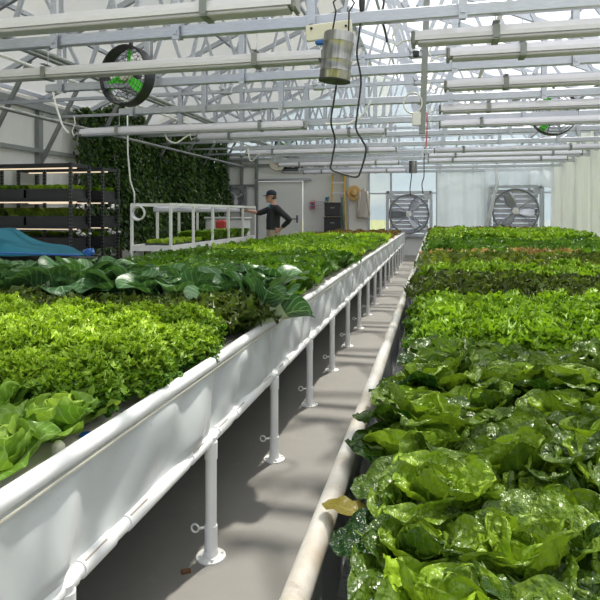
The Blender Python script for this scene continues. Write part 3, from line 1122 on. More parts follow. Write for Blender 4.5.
# small bits by the rail
b = MB(); b.lathe([(.012, 0), (.018, .01), (.017, .035), (.008, .045)], (-.975, 1.36, ZR), n=10)
tag(b.build('lettuce_stub', M['cream'], smooth=True), 'cut pale brown lettuce stub left on the raft', 'plant stub')
b = MB(); b.box((-.975, 1.52, ZR + .004), (.07, .03, .006), rotm(z=.3))
tag(b.build('plastic_scrap', M['blue']), 'small blue plastic scrap on the raft beside the white rail', 'scrap')
yl = LeafMesh()
P, T, S = leaf_points(.11, .032, .7, .5, .3, -.2, 1.2, 12, 7, np.random.default_rng(3), cup=.2, ruf=.1)
yl.add(P, T, S, .4, rotm(z=PI - .3), np.array([0, 0, 0]))
o = bpy.data.objects.new('yellowed_leaf', yl.mesh('yellowed_leaf', M['L_yel'])); COL.objects.link(o); o.location = (-.11, 1.10, .815)
tag(o, 'yellowed lettuce leaf resting out over the stained rail', 'leaf')
# scraps on the floor
b = MB(); b.box((-.94, 2.10, .006), (.035, .02, .008), rotm(z=.6, x=.15))
tag(b.build('dead_leaf', M['soil']), 'brown dead leaf scrap on the concrete floor of the aisle', 'leaf')
# ------------------------------------------------------------------ climbing vine on the left wall
rng = np.random.default_rng(5)
lv = thing('climbing_vine', 'dense dark green climbing vine covering the left wall up to the eave', 'vine', (XL, 15, 0))
lm = LeafMesh()
N = 21000
for i in range(N):
    y = 10.95 + rng.random() * 8.35
    z = .55 + rng.random() ** .9 * 3.75
    z = min(z, 3.95 + .35 * math.sin(y * 2.1))
    # the mass starts lower at its near edge
    if y < 11.5 and rng.random() < .35: continue
    dep = .22 + .22 * (math.sin(y * 1.9 + z * 1.1) * .5 + .5) + .14 * (math.sin(y * 5.3 - z * 3.1) * .5 + .5) + .15 * max(0, 2.4 - z)
    x = XL + .05 + dep * (1 - .45 * rng.random() ** 1.5) if i % 4 else XL + .06 + .08 * rng.random()
    s_ = rng.uniform(.07, .135)
    P, T, S = leaf_points(s_, s_ * .36, .8, .6, 0, -.5, 1.0, 4, 3, rng, cup=.25)
    Mx = rotm(z=rng.normal(0, .9)) @ rotm(y=rng.uniform(.3, 1.35)) @ rotm(x=rng.normal(0, .5))
    lm.add(P, T, S, np.clip(rng.normal(.35, .3), 0, 1), Mx, np.array([x - XL, y - 15, z]))
o = bpy.data.objects.new('foliage', lm.mesh('foliage', M['L_vine'])); COL.objects.link(o); o.parent = lv
for k in range(9):
    y = 11.2 + k * .95
    b = MB(); pts = [(.12 + .05 * math.sin(q * 3 + k), y - 15 + .25 * math.sin(q * 2.2 + k * 2), q) for q in np.linspace(0, 3.7, 14)]
    b.tube(pts, [.03 - .0015 * q for q in range(14)], 6)
    b.build('stem', M['bark'], lv, smooth=True)

# ------------------------------------------------------------------ racks of seedling trays
def make_rack():
    r = thing('shelf_rack', 'x', 'rack')
    W, D = 1.75, .52
    lev = [.42, .80, 1.17, 1.62, 2.19]
    for x in (0, -W / 2, -W):
        for y in (0, D):
            if y == 0 and x == -W / 2: continue
            b = MB(); b.box((x, y, 1.115), (.045, .045, 2.23))
            b.m = 1
            for z in np.arange(.1, 2.2, .06):
                b.box((x + .0235, y, z), (.002, .014, .02)); b.box((x, y - .0235, z), (.014, .002, .02))
            b.build('post', [M['black'], M['galv_dull']], r)
    for i, z in enumerate(lev):
        b = MB()
        b.box((-W / 2, D / 2, z), (W, D, .02))
        for y in (0, D): b.box((-W / 2, y - .01, z), (W, .015, .06))
        for x in (0, -W): b.box((x, D / 2, z), (.015, D, .06))
        b.build('shelf', M['black'], r)
        if i >= 2:
            for y in (.16,):
                b = MB(); b.box((-W / 2 + .05, y, z - .04), (W - .1, .04, .02), bev=.006); b.build('light_strip', M['strip'], r)
            if i == 4: continue
            rr = np.random.default_rng(i)
            for k in range(6):
                b = MB()
                p0 = (.03 + rr.uniform(0, .05), rr.uniform(.06, .46), z - .06 - rr.uniform(0, .09))
                b.box(p0, (.04, .07, .03), rotm(x=rr.uniform(-.6, .6), z=rr.uniform(-.4, .4)), bev=.008)
                b.build('plug', M['white'], r)
            b = MB()
            b.tube([(.05, .08, z - .06), (.09, .15, z - .15), (.07, .28, z - .19), (.08, .38, z - .12), (.04, .46, z - .05)], .009, 6)
            b.build('cable', M['rubber'], r, smooth=True)
    return r


r0_ = make_rack(); index_children()
r1_ = copy_tree(r0_)
tag(r0_, 'black metal shelf rack of seedling trays, nearer one with lime seedlings', 'rack', 'black shelf racks')
tag(r1_, 'black metal shelf rack directly behind another rack, closer to the vine', 'rack', 'black shelf racks')
RX = -5.8
r0_.location = (RX, (9.5 - 5.8 * SN) / CS, 0); r1_.location = (RX, (10.42 - 5.8 * SN) / CS, 0)
# black trays on each shelf, each with its seedlings
def tray_thing(x, y, z, w, d, h, mat, hgt, lab, dens=1.0, seed=0):
    r = thing('seedling_tray', lab, 'seedling tray', (x, y, z), 0, 'black seedling trays on the racks')
    b = MB()
    tt = .012
    b.box((0, 0, tt / 2), (w, d, tt))
    for sx in (-1, 1): b.box((sx * (w / 2 - tt / 2), 0, h / 2), (tt, d, h))
    for sy in (-1, 1): b.box((0, sy * (d / 2 - tt / 2), h / 2), (w, tt, h))
    for sy in (-1, 1): b.box((0, sy * (d / 2), h - .01), (w + .03, .02, .02))
    for sx in (-1, 1): b.box((sx * (w / 2), 0, h - .01), (.02, d + .03, .02))
    b.box((0, 0, h * .8), (w - .03, d - .03, .01))
    b.build('tray_body', M['blackp'], r)
    if mat:
        rg = np.random.default_rng(seed)
        lm = LeafMesh()
        for k in range(int(w * d * 1500 * dens)):
            s_ = hgt * rg.uniform(.6, 1.2)
            P, T, S = leaf_points(s_, s_ * .28, .9, .5, 1.4, .4, 1.2, 4, 3, rg, cup=.2)
            lm.add(P, T, S, rg.random(), rotm(z=rg.uniform(0, 6.3)), np.array([rg.uniform(-w / 2 + .03, w / 2 - .03), rg.uniform(-d / 2 + .03, d / 2 - .03), h * .8]))
        o = bpy.data.objects.new('seedlings', lm.mesh('seedlings', M[mat])); COL.objects.link(o); o.parent = r
    return r


lvn = [.42, .80, 1.17, 1.62]
for rk, ry in ((0, r0_.location.y), (1, r1_.location.y)):
    for li, zz in enumerate(lvn):
        for ti, tx in enumerate((-.45, -1.31)):
            mat = {3: 'L_lime', 2: 'L_olive', 1: None, 0: None}[li]
            if rk == 1: mat = 'L_green' if li in (3, 1) else None
            if li == 3 and rk == 0 and ti == 1: mat = 'L_green'
            lab = 'black tray on the %s rack, %s shelf up, %s' % (('nearer', 'rear')[rk], ORD[li], ('at the aisle end', 'at the wall end')[ti])
            tray_thing(RX + tx, ry + .26, zz + .011, .83, .47, .17, mat, .19 if li == 2 else .12, lab, 1.0, rk * 10 + li * 2 + ti)

# orange and white sign card at the back of the rack
b = MB(); b.box((0, 0, .06), (.16, .004, .12)); b.m = 1; b.box((0, -.003, .07), (.12, .003, .05))
o = b.build('plant_card', [M['white'], M['orange']]); o.location = (RX - .42, r0_.location.y + .50, 1.385); tag(o, 'small white and orange card among the seedlings on the nearer rack', 'card')

# turquoise tarp over a low table on the far side of the left bench
ts = thing('work_table', 'dark low table under the turquoise tarp beyond the left bench', 'table', (-5.0, 6.4, 0))
b = MB(); b.box((-.1, -.1, .80), (1.6, 1.2, .05)); b.build('table_top', M['blackp'], ts)
for sx in (-1, 1):
    for sy in (-1, 1):
        b = MB(); b.box((sx * .7 - .1, sy * .5 - .1, .39), (.06, .06, .78)); b.build('leg', M['black'], ts)
b = MB()
nu, nv = 46, 34
P = np.zeros((nu, nv, 3))
for i in range(nu):
    for j in range(nv):
        u, v = i / (nu - 1), j / (nv - 1)
        x = -6.25 + (2.62 - 1.25 * v) * u
        y = 5.55 + 1.5 * v
        z = .955 + .25 * math.exp(-((u - .34) / .26) ** 2) * (1 - .5 * (v - .5) ** 2) * min(1, 4 * v + .15) + .012 * math.sin(u * 17 + v * 9) * (1 - u) + .03 * math.sin(v * 5 + u * 4) * u * (1 - u)
        if v < .12: z -= (.12 - v) * 1.0 * (1 - u)
        if u > .9: z -= (u - .9) * .25
        y += .04 * math.sin(u * 8)
        P[i, j] = (x, y, z)
b.grid(P)
o = b.build('tarp', M['tarp'], smooth=True)
sm = o.modifiers.new('thick', 'SOLIDIFY'); sm.thickness = .006
tag(o, 'turquoise blue tarp humped over a low table beyond the left bench', 'tarp')
b = MB()
cpts = []
for i in range(30):
    u = i / 29
    cpts.append((-6.2 + 2.5 * u, 5.50, .97 + .10 * math.exp(-((u - .10) / .25) ** 2) - .02 * u))
b.tube(cpts, .012, 6)
tag(b.build('tarp_rope', M['blue'], smooth=True), 'blue rope lying along the front edge of the turquoise tarp', 'rope')
b = MB()
rr = np.random.default_rng(8)
for k in range(3):
    pts = [(-3.66 + .05 * math.cos(q + k) + .01 * k, 5.62 + .05 * math.sin(q + k * .8), .965 + .025 * math.sin(q * 2 + k) + .01 * k) for q in np.linspace(0, 2 * PI, 12, endpoint=False)]
    b.tube(pts, .012, 6, closed=True)
tag(b.build('rope_knot', M['blue'], smooth=True), 'dark blue knotted rope at the tip of the turquoise tarp', 'rope')

# ------------------------------------------------------------------ white framed nursery table
tb = thing('nursery_table', 'white framed nursery table with posts and a top rail beside the vine', 'table', (-4.225, 8.15, 0))
TW, TLn = .65, 4.25
for y in np.linspace(0, TLn, 6):
    for sx in (-1, 1):
        b = MB(); b.box((sx * TW / 2, y, .765), (.04, .04, 1.53), bev=.004); b.build('post', M['paint'], tb)
for sx in (-1, 1):
    b = MB(); b.bar((sx * TW / 2, 0, 1.53), (sx * TW / 2, TLn, 1.53), .045); b.build('top_rail', M['paint'], tb)
    b = MB(); b.bar((sx * TW / 2, 0, .86), (sx * TW / 2, TLn, .86), .03, .09); b.build('side_board', M['paint'], tb)
for y in np.linspace(0, TLn, 6):
    b = MB(); b.bar((-TW / 2, y, 1.53), (TW / 2, y, 1.53), .035); b.build('cross_rail', M['paint'], tb)
b = MB(); b.box((0, TLn / 2, .85), (TW, TLn, .03)); b.build('table_deck', M['paint'], tb)
for y in (0, TLn):
    b = MB(); b.bar((-TW / 2, y, .86), (TW / 2, y, .86), .03, .09); b.build('end_board', M['paint'], tb)
b = MB(); b.box((0, 0, 0), (.11, 3.9, .09), bev=.02)
o = b.build('hanging_tube_light', M['lens']); o.location = (-4.225, 8.15 + 2.1, 1.455)
tag(o, 'long pale tube light slung under the top rail of the nursery table', 'light')
b = MB()
for k in range(4):
    b.tube([(.11 * math.cos(q) * (1 - .04 * k), .015 * k, .11 * math.sin(q) * (1 - .04 * k)) for q in np.linspace(0, 2 * PI, 20, endpoint=False)], .014, 8, closed=True)
o = b.build('hanging_hose_coil', M['white'], smooth=True); o.location = (-4.42, 8.09, 1.40)
tag(o, 'coil of white hose hanging on the near corner of the nursery table', 'hose')
# trays of seedlings on the nursery table
for k in range(6):
    y = 8.15 + .55 + k * .62
    r = thing('nursery_tray', 'tray of %s seedlings on the nursery table, %s from its near end' % (('low pale', 'low pale', 'tall green', 'tall green', 'tall green', 'tall green')[k], ORD[k]), 'seedling tray', (-4.225, y, .866), 0, 'seedling trays on the nursery table')
    b = MB(); b.box((0, 0, .025), (.5, .56, .05), bev=.008); b.build('tray_body', M['blackp'], r)
    lm = LeafMesh(); rg = np.random.default_rng(60 + k)
    hh = .08 if k < 2 else .19
    for q in range(420):
        s_ = hh * rg.uniform(.6, 1.15)
        P, T, S = leaf_points(s_, s_ * .26, .9, .5, 1.35, .3, 1.2, 5, 3, rg, cup=.2)
        lm.add(P, T, S, rg.random(), rotm(z=rg.uniform(0, 6.3)), np.array([rg.uniform(-.24, .24), rg.uniform(-.27, .27), .05]))
    o = bpy.data.objects.new('seedlings', lm.mesh('seedlings', M['L_lime' if k < 2 else 'L_green'])); COL.objects.link(o); o.parent = r
# white cable from the roof down to the coil
b = MB(); b.tube([(-4.60, 8.1, 3.0), (-4.59, 8.1, 2.3), (-4.55, 8.1, 1.9), (-4.48, 8.1, 1.7), (-4.48, 8.1, 1.55)], .012, 6)
tag(b.build('hanging_white_hose', M['white'], smooth=True), 'thin white hose dropping from the roof to the nursery table corner', 'hose')

# ------------------------------------------------------------------ circulation fans with green blades
def make_haf(R=.30):
    r = thing('hanging_circulation_fan', 'x', 'fan')
    # axis along Y; ring, grilles, blades, motor, bracket
    b = MB()
    prof = [(R, -.07), (R + .012, -.07), (R + .012, .07), (R, .07)]
    ring = []
    n = 40
    vs, fs = [], []
    for k in range(n):
        q = 2 * PI * k / n
        for (rr_, h) in prof:
            vs.append((rr_ * math.cos(q), h, rr_ * math.sin(q)))
    for k in range(n):
        k2 = (k + 1) % n
        for j in range(4):
            j2 = (j + 1) % 4
            fs.append((k * 4 + j, k * 4 + j2, k2 * 4 + j2, k2 * 4 + j))
    b.add(vs, fs); b.build('shroud', M['black'], r, auto=40)
    for h in (-.08, .08):
        b = MB()
        for rr_ in (.07, .11, .15, .19, .23, .27, R):
            b.tube([(rr_ * math.cos(q), h - (.02 if h < 0 else -.02) * (1 - rr_ / R), rr_ * math.sin(q)) for q in np.linspace(0, 2 * PI, 32, endpoint=False)], .0028, 4, closed=True)
        for k in range(10):
            q = 2 * PI * k / 10
            b.tube([(.05 * math.cos(q), h, .05 * math.sin(q)), (R * math.cos(q), h, R * math.sin(q))], .003, 4)
        b.build('grille', M['black'], r)
    for k in range(3):
        q0 = 2 * PI * k / 3
        b = MB()
        nu, nv = 8, 5
        P = np.zeros((nu, nv, 3))
        for i in range(nu):
            for j in range(nv):
                rr_ = .055 + (R - .08) * i / (nu - 1)
                s_ = (j / (nv - 1) - .5)
                wd = .085 + .02 * math.sin(i / (nu - 1) * PI)
                tw = .75 - .35 * i / (nu - 1)
                a_ = s_ * wd * math.cos(tw); y_ = s_ * wd * math.sin(tw) + .012 * (1 - 4 * s_ * s_)
                P[i, j] = (rr_ * math.cos(q0) - a_ * math.sin(q0), y_, rr_ * math.sin(q0) + a_ * math.cos(q0))
        b.grid(P)
        o = b.build('blade', M['green_blade'], r, smooth=True)
        m_ = o.modifiers.new('t', 'SOLIDIFY'); m_.thickness = .006
    b = MB(); b.lathe([(.0, -.05), (.055, -.05), (.06, -.03), (.06, .02), (.0, .02)], axis='Y', n=18); b.build('hub', M['cream'], r, auto=40)
    b = MB(); b.lathe([(.0, .02), (.06, .02), (.065, .05), (.065, .15), (.0, .17)], axis='Y', n=18); b.build('motor', M['black'], r, auto=40)
    b = MB(); b.bar((0, .06, R), (0, .06, R + .14), .03); b.bar((0, .06, R + .14), (.16, .06, R + .16), .03); b.bar((-.16, .06, R + .13), (.05, .06, R + .14), .03)
    b.build('mounting_bracket', M['black'], r)
    return r


f0 = make_haf(); index_children()
fans = [(at(127, 76, 5.45), -.22, 'black caged fan with green blades hanging near the vine'), (at(554, 113, 8.6), -.1, 'black ringed fan with green blades over the right bench'), (at(286, 146, 15.2), .0, 'green bladed fan far back beneath the roof above the white door')]
for i, (p, rz, lab) in enumerate(fans):
    o = f0 if i == 0 else copy_tree(f0)
    o.location = p; o.rotation_euler = (0, 0, rz)
    for ch in [c for c in scene.objects if c.parent == o and c.name.startswith('blade')]:
        ch.rotation_euler = (0, (-1.40, .1, -.6)[i], 0)
    tag(o, lab, 'fan', 'hanging circulation fans')

# ------------------------------------------------------------------ hanging can, cords, boxes
cp = Vector(at(337, 57, 3.80))
cn = thing('hanging_steel_canister', 'brushed steel canister hanging in the roof above the aisle', 'canister', cp)
cn.rotation_euler = (0, .11, 0)
b = MB(); b.lathe([(.10, -.155), (.102, -.15), (.102, -.105), (.105, -.10), (.102, -.095), (.102, -.035), (.105, -.03), (.102, -.025), (.102, .085), (.105, .09), (.102, .095), (.102, .145), (.098, .155), (0, .16)], n=32)
b.build('canister_shell', M['steel'], cn, auto=50)
b = MB(); b.lathe([(0, -.150), (.106, -.157), (.106, -.163), (0, -.163)], n=32); b.build('bottom_rim', M['black'], cn, auto=50)
b = MB()
for sx in (-.05, .06):
    b.tube([(sx, 0, .155), (sx * .8, 0, .30), (sx * 1.3, 0, .36), (sx * .6, 0, .40)], .006, 6)
b.build('suspension_cable', M['rubber'], cn, smooth=True)
b = MB(); q_ = Vector(at(329, 31, 3.93))
bd = thing('hanging_mounting_board', 'cream mounting board with bolts beside the steel canister', 'board', q_)
b.box((0, 0, 0), (.32, .03, .11), rotm(y=-.06), bev=.004); b.build('board', M['cream'], bd)
for sx in (-.12, 0, .12):
    b = MB(); b.lathe([(.009, -.026), (.009, 0)], (sx, 0, .02 * (1 if sx else -1)), axis='Y', n=8); b.build('bolt', M['black'], bd)
b = MB(); b.box((-.06, .0, -.075), (.07, .04, .035), bev=.01); b.build('blue_connector', M['blue'], bd)

def cord_from_px(name, pts, r_, mat, lab, cat='cord'):
    b = MB()
    P = [Vector(at(px, py, Y)) for px, py, Y in pts]
    # smooth with catmull-rom
    Q = []
    for i in range(len(P) - 1):
        p0, p1, p2, p3 = P[max(i - 1, 0)], P[i], P[i + 1], P[min(i + 2, len(P) - 1)]
        for k in range(8):
            t_ = k / 8
            Q.append(.5 * ((2 * p1) + (-p0 + p2) * t_ + (2 * p0 - 5 * p1 + 4 * p2 - p3) * t_ ** 2 + (-p0 + 3 * p1 - 3 * p2 + p3) * t_ ** 3))
    Q.append(P[-1])
    b.tube(Q, r_, 8)
    return tag(b.build(name, M[mat], smooth=True), lab, cat)


cd = cord_from_px('hanging_power_cord', [(337, 81, 3.80), (334, 100, 3.84), (331, 122, 3.9), (335, 140, 3.98), (332, 160, 4.0), (331, 169, 4.0), (340, 173, 4.0), (356, 177, 4.0), (361, 170, 4.0), (366, 150, 4.0), (362, 140, 4.0), (356, 128, 4.0), (358, 108, 4.0), (361, 80, 4.0), (357, 55, 4.0), (359, 35, 4.0), (361, 15, 4.0), (362, -14, 4.0)], .0068, 'rubber', 'black power cord looping down from the steel canister over the aisle')
b = MB(); p_ = at(362, 4, 4.0); b.lathe([(.010, -.06), (.018, -.04), (.022, .0), (.022, .06), (.015, .07)], p_, n=12)
o = b.build('plug', M['black'], cd, smooth=True)
cord_from_px('hanging_thin_cord', [(385, -10, 4.1), (383, 8, 4.1), (381, 16, 4.1), (385, 30, 4.1), (387, 42, 4.1)], .007, 'rubber', 'short dark cord dangling from the roof right of the plug')

# hanging post with boxes
hp = thing('hanging_conduit_post', 'dark grey conduit post hanging from the roof between the two light rows', 'post', at(424, 66, 4.9))
b = MB(); b.bar((.03, 0, .75), (-.015, 0, -.56), .05); b.build('conduit', M['galv_dull'], hp)
b = MB(); b.box((-.06, -.03, -.44), (.07, .05, .11), bev=.006); b.build('junction_box', M['white'], hp)
b = MB()
for k in range(3):
    b.tube([(-.09 + .075 * math.cos(q), -.035 - .008 * k, -.31 + .085 * math.sin(q)) for q in np.linspace(0, 2 * PI, 18, endpoint=False)], .006, 6, closed=True)
b.build('cable_coil', M['white'], hp, smooth=True)
b = MB(); b.box((-.065, -.02, .10), (.05, .04, .06), bev=.01); b.build('plug_socket', M['black'], hp)
cord_from_px('hanging_red_line', [(427, 112, 5.2), (427, 130, 5.2), (426, 148, 5.2)], .005, 'red', 'thin red line hanging below the grey conduit post')

# small steel canister far back above the fan
p_ = Vector(at(413, 167, 14.5))
sc_ = thing('hanging_small_canister', 'small steel canister hanging on cords in front of the back wall fan', 'canister', p_)
b = MB(); b.lathe([(.10, -.15), (.10, .15), (0, .16)], n=20); b.build('canister_shell', M['steel'], sc_, auto=50)
b = MB(); b.tube([(.0, 0, .15), (.04, 0, .35), (.02, 0, .6), (.02, 0, 1.1)], .009, 6); b.build('suspension_cable', M['galv_dull'], sc_, smooth=True)
cord_from_px('hanging_sensor_cord', [(412, 172, 14.5), (411, 180, 14.5), (410, 190, 14.5), (411, 196, 14.5)], .012, 'rubber', 'thin black cord below the small canister')
cord_from_px('hanging_switch_cord', [(425, 148, 14.4), (424, 160, 14.4), (424, 176, 14.4), (422, 184, 14.4), (423, 194, 14.4)], .012, 'rubber', 'thin black cord to the right of the small canister')
for i, (pts, lab) in enumerate((
    ([(53, 92, 5.3), (55, 102, 5.3), (59, 115, 5.3), (63, 126, 5.3), (69, 133, 5.3)], 'white lead curling between the two lowest lights beside the vine'),
    ([(165, 134, 6.8), (168, 140, 6.8), (176, 143, 6.8), (184, 138, 6.8), (190, 134, 6.8)], 'white lead sagging under the lowest light'),
    ([(248, 148, 11), (249, 158, 11), (252, 161, 11), (257, 156, 11), (260, 154, 11)], 'white lead curling at the end of the far left light'),
    ([(371, 101, 6.0), (362, 115, 6.0), (352, 122, 6.0), (343, 124, 6.0), (325, 124, 6.0)], 'white lead sagging behind the black cord loop'))):
    cord_from_px('hanging_white_lead', pts, .011, 'white', lab, 'cable')

# control box with coloured mark, and louvre, on the back wall
p_ = at(277, 163, YB - .25)
g = thing('hanging_gearbox_disc', 'pale round gearbox with a small blue and red mark above the door', 'gearbox', p_)
b = MB(); b.lathe([(0, -.06), (.26, -.05), (.28, 0), (.28, .05), (0, .06)], axis='Y', n=24)
b.build('disc', M['cream'], g, auto=40)
b = MB(); b.box((-.02, -.066, .04), (.16, .006, .05), rotm(y=-.5)); b.m = 1; b.box((.04, -.067, -.03), (.16, .006, .04), rotm(y=-.5)); b.build('mark', [M['blue'], M['red']], g)
lx0, lx1 = at(283, 150, YB)[0], at(307, 150, YB)[0]
lz0, lz1 = at(295, 172, YB)[2], at(295, 155, YB)[2]
lo = thing('wall_vent_louvre', 'dark louvred vent in the upper back wall beneath the far fan', 'vent', ((lx0 + lx1) / 2, YB - .02, (lz0 + lz1) / 2))
w_, h_ = lx1 - lx0, lz1 - lz0
b = MB(); b.box((0, .01, 0), (w_, .02, h_)); b.build('opening', M['black'], lo)
for k in range(4):
    b = MB(); b.box((0, -.03, -h_ / 2 + h_ * (k + .5) / 4), (w_, .09, .02), rotm(x=.5)); b.build('slat', M['galv_dull'], lo)
b = MB()
for sx in (-1, 1): b.box((sx * w_ / 2, -.02, 0), (.05, .07, h_ + .05))
for sz in (-1, 1): b.box((0, -.02, sz * h_ / 2), (w_, .07, .05))
b.build('vent_frame', M['galv'], lo)

# ------------------------------------------------------------------ big wall exhaust fans
def make_exhaust(D, label, loc, rot0, small=False):
    r = thing('wall_exhaust_fan', label, 'exhaust fan', loc, 0, None)
    R = D / 2
    hs = R * 1.12
    b = MB()
    for sx in (-1, 1): b.box((sx * hs, .05, 0), (.10, .1, 2 * hs + .1))
    for sz in (-1, 1): b.box((0, .05, sz * hs), (2 * hs, .1, .10))
    for sx in (-1, 1):
        for sz in (-1, 1):
            b.box((sx * hs * .84, .05, sz * hs * .84), (.34 * R, .04, .34 * R), rotm(y=PI / 4))
    b.build('housing', M['galv'], r)
    b = MB()
    n = 48
    q = np.linspace(0, 2 * PI, n, endpoint=False)
    b.tube([(R * math.cos(a), -.02, R * math.sin(a)) for a in q], .03, 8, closed=True)
    b.build('shroud_ring', M['cap'], r, smooth=True)
    for k in range(9):
        z = -R + 2 * R * (k + .5) / 9
        b = MB(); b.box((0, .10, z), (2 * R * .98, .012, 2 * R / 9 * .9), rotm(x=.35)); b.build('shutter_slat', M['alu' if not small else 'panel_grey'], r)
    for k in range(3):
        q0 = rot0 + 2 * PI * k / 3
        b = MB()
        nu, nv = 8, 5
        P = np.zeros((nu, nv, 3))
        for i in range(nu):
            for j in range(nv):
                f_ = i / (nu - 1)
                rr_ = .09 * R + R * .82 * f_
                s_ = j / (nv - 1) - .5
                wd = R * (.22 + .26 * math.sin(min(1, f_ * 1.15) * PI * .75))
                tw = .6 - .25 * f_
                a_ = s_ * wd * math.cos(tw); y_ = s_ * wd * math.sin(tw) + .02 * (1 - 4 * s_ * s_)
                P[i, j] = (rr_ * math.cos(q0) - a_ * math.sin(q0), y_ - .0, rr_ * math.sin(q0) + a_ * math.cos(q0))
        b.grid(P)
        o = b.build('blade', M['galv'] if not small else M['alu'], r, smooth=True)
        m_ = o.modifiers.new('t', 'SOLIDIFY'); m_.thickness = .01
    b = MB(); b.lathe([(0, -.07), (.10 * R * 1.5, -.06), (.11 * R * 1.5, .03), (0, .05)], axis='Y', n=20); b.build('hub', M['white'], r, auto=40)
    for a in (.65, PI - .65, -.65, PI + .65):
        b = MB(); b.bar((.06 * math.cos(a), -.03, .06 * math.sin(a)), (R * math.cos(a), -.01, R * math.sin(a)), .03)
        b.build('cross_brace', M['galv_dull'], r)
    return r


make_exhaust(1.26, 'large round exhaust fan with grey blades at the end of the aisle', at(409, 214, YB - .14), PI)
make_exhaust(1.36, 'large round exhaust fan with grey blades between white film curtains', at(515.5, 211, YB - .35), 2.0)
make_exhaust(.62, 'small pale exhaust fan low in the shaded back corner behind the man', at(236, 197, YB - .14), .5, True)
# square shroud box that carries the right fan
b = MB(); bx = at(515.5, 211, YB - .25)
for sx in (-1, 1): b.box((bx[0] + sx * .82, YB - .15, bx[2]), (.03, .36, 1.62))
b.box((bx[0], YB - .15, bx[2] + .80), (1.62, .36, .03))
tag(b.build('wall_fan_box', M['galv']), 'galvanised square sleeve around the exhaust fan between the curtains', 'fan sleeve')

# ------------------------------------------------------------------ film curtains
def curtain(label, p0, p1, z0, z1, folds, amp, mat, seed, edge=None, name='film_curtain'):
    rg = np.random.default_rng(seed)
    p0, p1 = Vector(p0), Vector(p1)
    L = (p1 - p0).length
    t_ = (p1 - p0).normalized()
    nrm = Vector((-t_.y, t_.x, 0))
    nu, nv = max(30, int(L / .05)), 26
    ph = rg.uniform(0, 6, 6)
    P = np.zeros((nu, nv, 3))
    for i in range(nu):
        for j in range(nv):
            u, v = i / (nu - 1), j / (nv - 1)
            s_ = u * L
            f_ = amp * (math.sin(s_ * folds + ph[0] + .6 * math.sin(v * 4 + ph[1])) + .5 * math.sin(s_ * folds * 2.3 + ph[2] + v * 1.6) + .3 * math.sin(s_ * folds * 4.1 + ph[3] - v * 3))
            zt = z1; zb = z0 if edge is None else edge(u)
            q = p0 + t_ * s_ + nrm * f_ * (.35 + .65 * (1 - v))
            P[i, j] = (q.x, q.y, zb + (zt - zb) * v)
    b = MB(); b.grid(P)
    o = b.build(name, M[mat], smooth=True)
    tag(o, label, 'curtain', None)
    return o


cx0, cx1 = at(437, 200, YB - .3)[0], at(488, 200, YB - .3)[0]
curtain('tall white film curtain hanging between the two large exhaust fans', (cx0, YB - .32, 0), (cx1, YB - .30, 0), .5, 2.95, 7, .085, 'sheet', 1)
cx2, cx3 = at(484, 200, YB - .4)[0], at(556, 200, YB - .4)[0]
curtain('film curtain draped across the wall above the exhaust fan between curtains', (cx2, YB - .62, 0), (XR - .1, YB - .62, 0), 1.9, 2.95, 4, .05, 'sheet2', 2, edge=lambda u: 2.16 + .12 * math.sin(u * PI) - (.25 * max(0, u - .75) * 4 * .3) - (1.2 * max(0, .07 - u) / .07))
curtain('long white film curtain hanging along the right side wall', (XR - .22, YB - .5, 0), (XR - .22, 9.0, 0), .35, 3.35, 8, .075, 'sheet', 4)
# gathered tie of the curtain beside the right fan
b = MB(); p_ = [at(px, py, YB - .66) for px, py in ((496, 168), (497, 182), (494, 196), (491, 210), (487, 222), (484, 236))]
b.tube(p_, [.03, .05, .045, .06, .05, .07], 8)
tag(b.build('curtain_tail', M['sheet'], smooth=True), 'gathered white film tail hanging at the inner edge of right curtain', 'curtain')
for k, (px0, px1) in enumerate(((543, 549), (551, 562))):
    pass

# ------------------------------------------------------------------ things along the back wall
# step ladder leaning near the column
lp = at(338, 236, YB - .32)
ld = thing('step_ladder', 'yellow step ladder standing folded against the white back wall', 'ladder', (lp[0], YB - .22, 0), 0)
ztop_l = at(338, 172.5, YB - .3)[2]
for sx in (-1, 1):
    b = MB(); b.bar((sx * .30, -.22, 0), (sx * .20, .02, ztop_l), .035, .08); b.build('front_rail', M['yellow'], ld)
    b = MB(); b.bar((sx * .29, -.05, 0), (sx * .20, .08, ztop_l - .05), .03, .05); b.build('rear_rail', M['yellow'], ld)
n = 7
for k in range(n):
    f_ = (k + 1) / (n + 1)
    b = MB(); w_ = .30 - .10 * f_
    b.box((0, -.22 + .24 * f_, ztop_l * f_), (w_ * 2, .09, .03)); b.build('step', M['alu'], ld)
b = MB(); b.box((0, .03, ztop_l + .03), (.46, .22, .07), bev=.015); b.build('top_cap', M['blue'], ld)
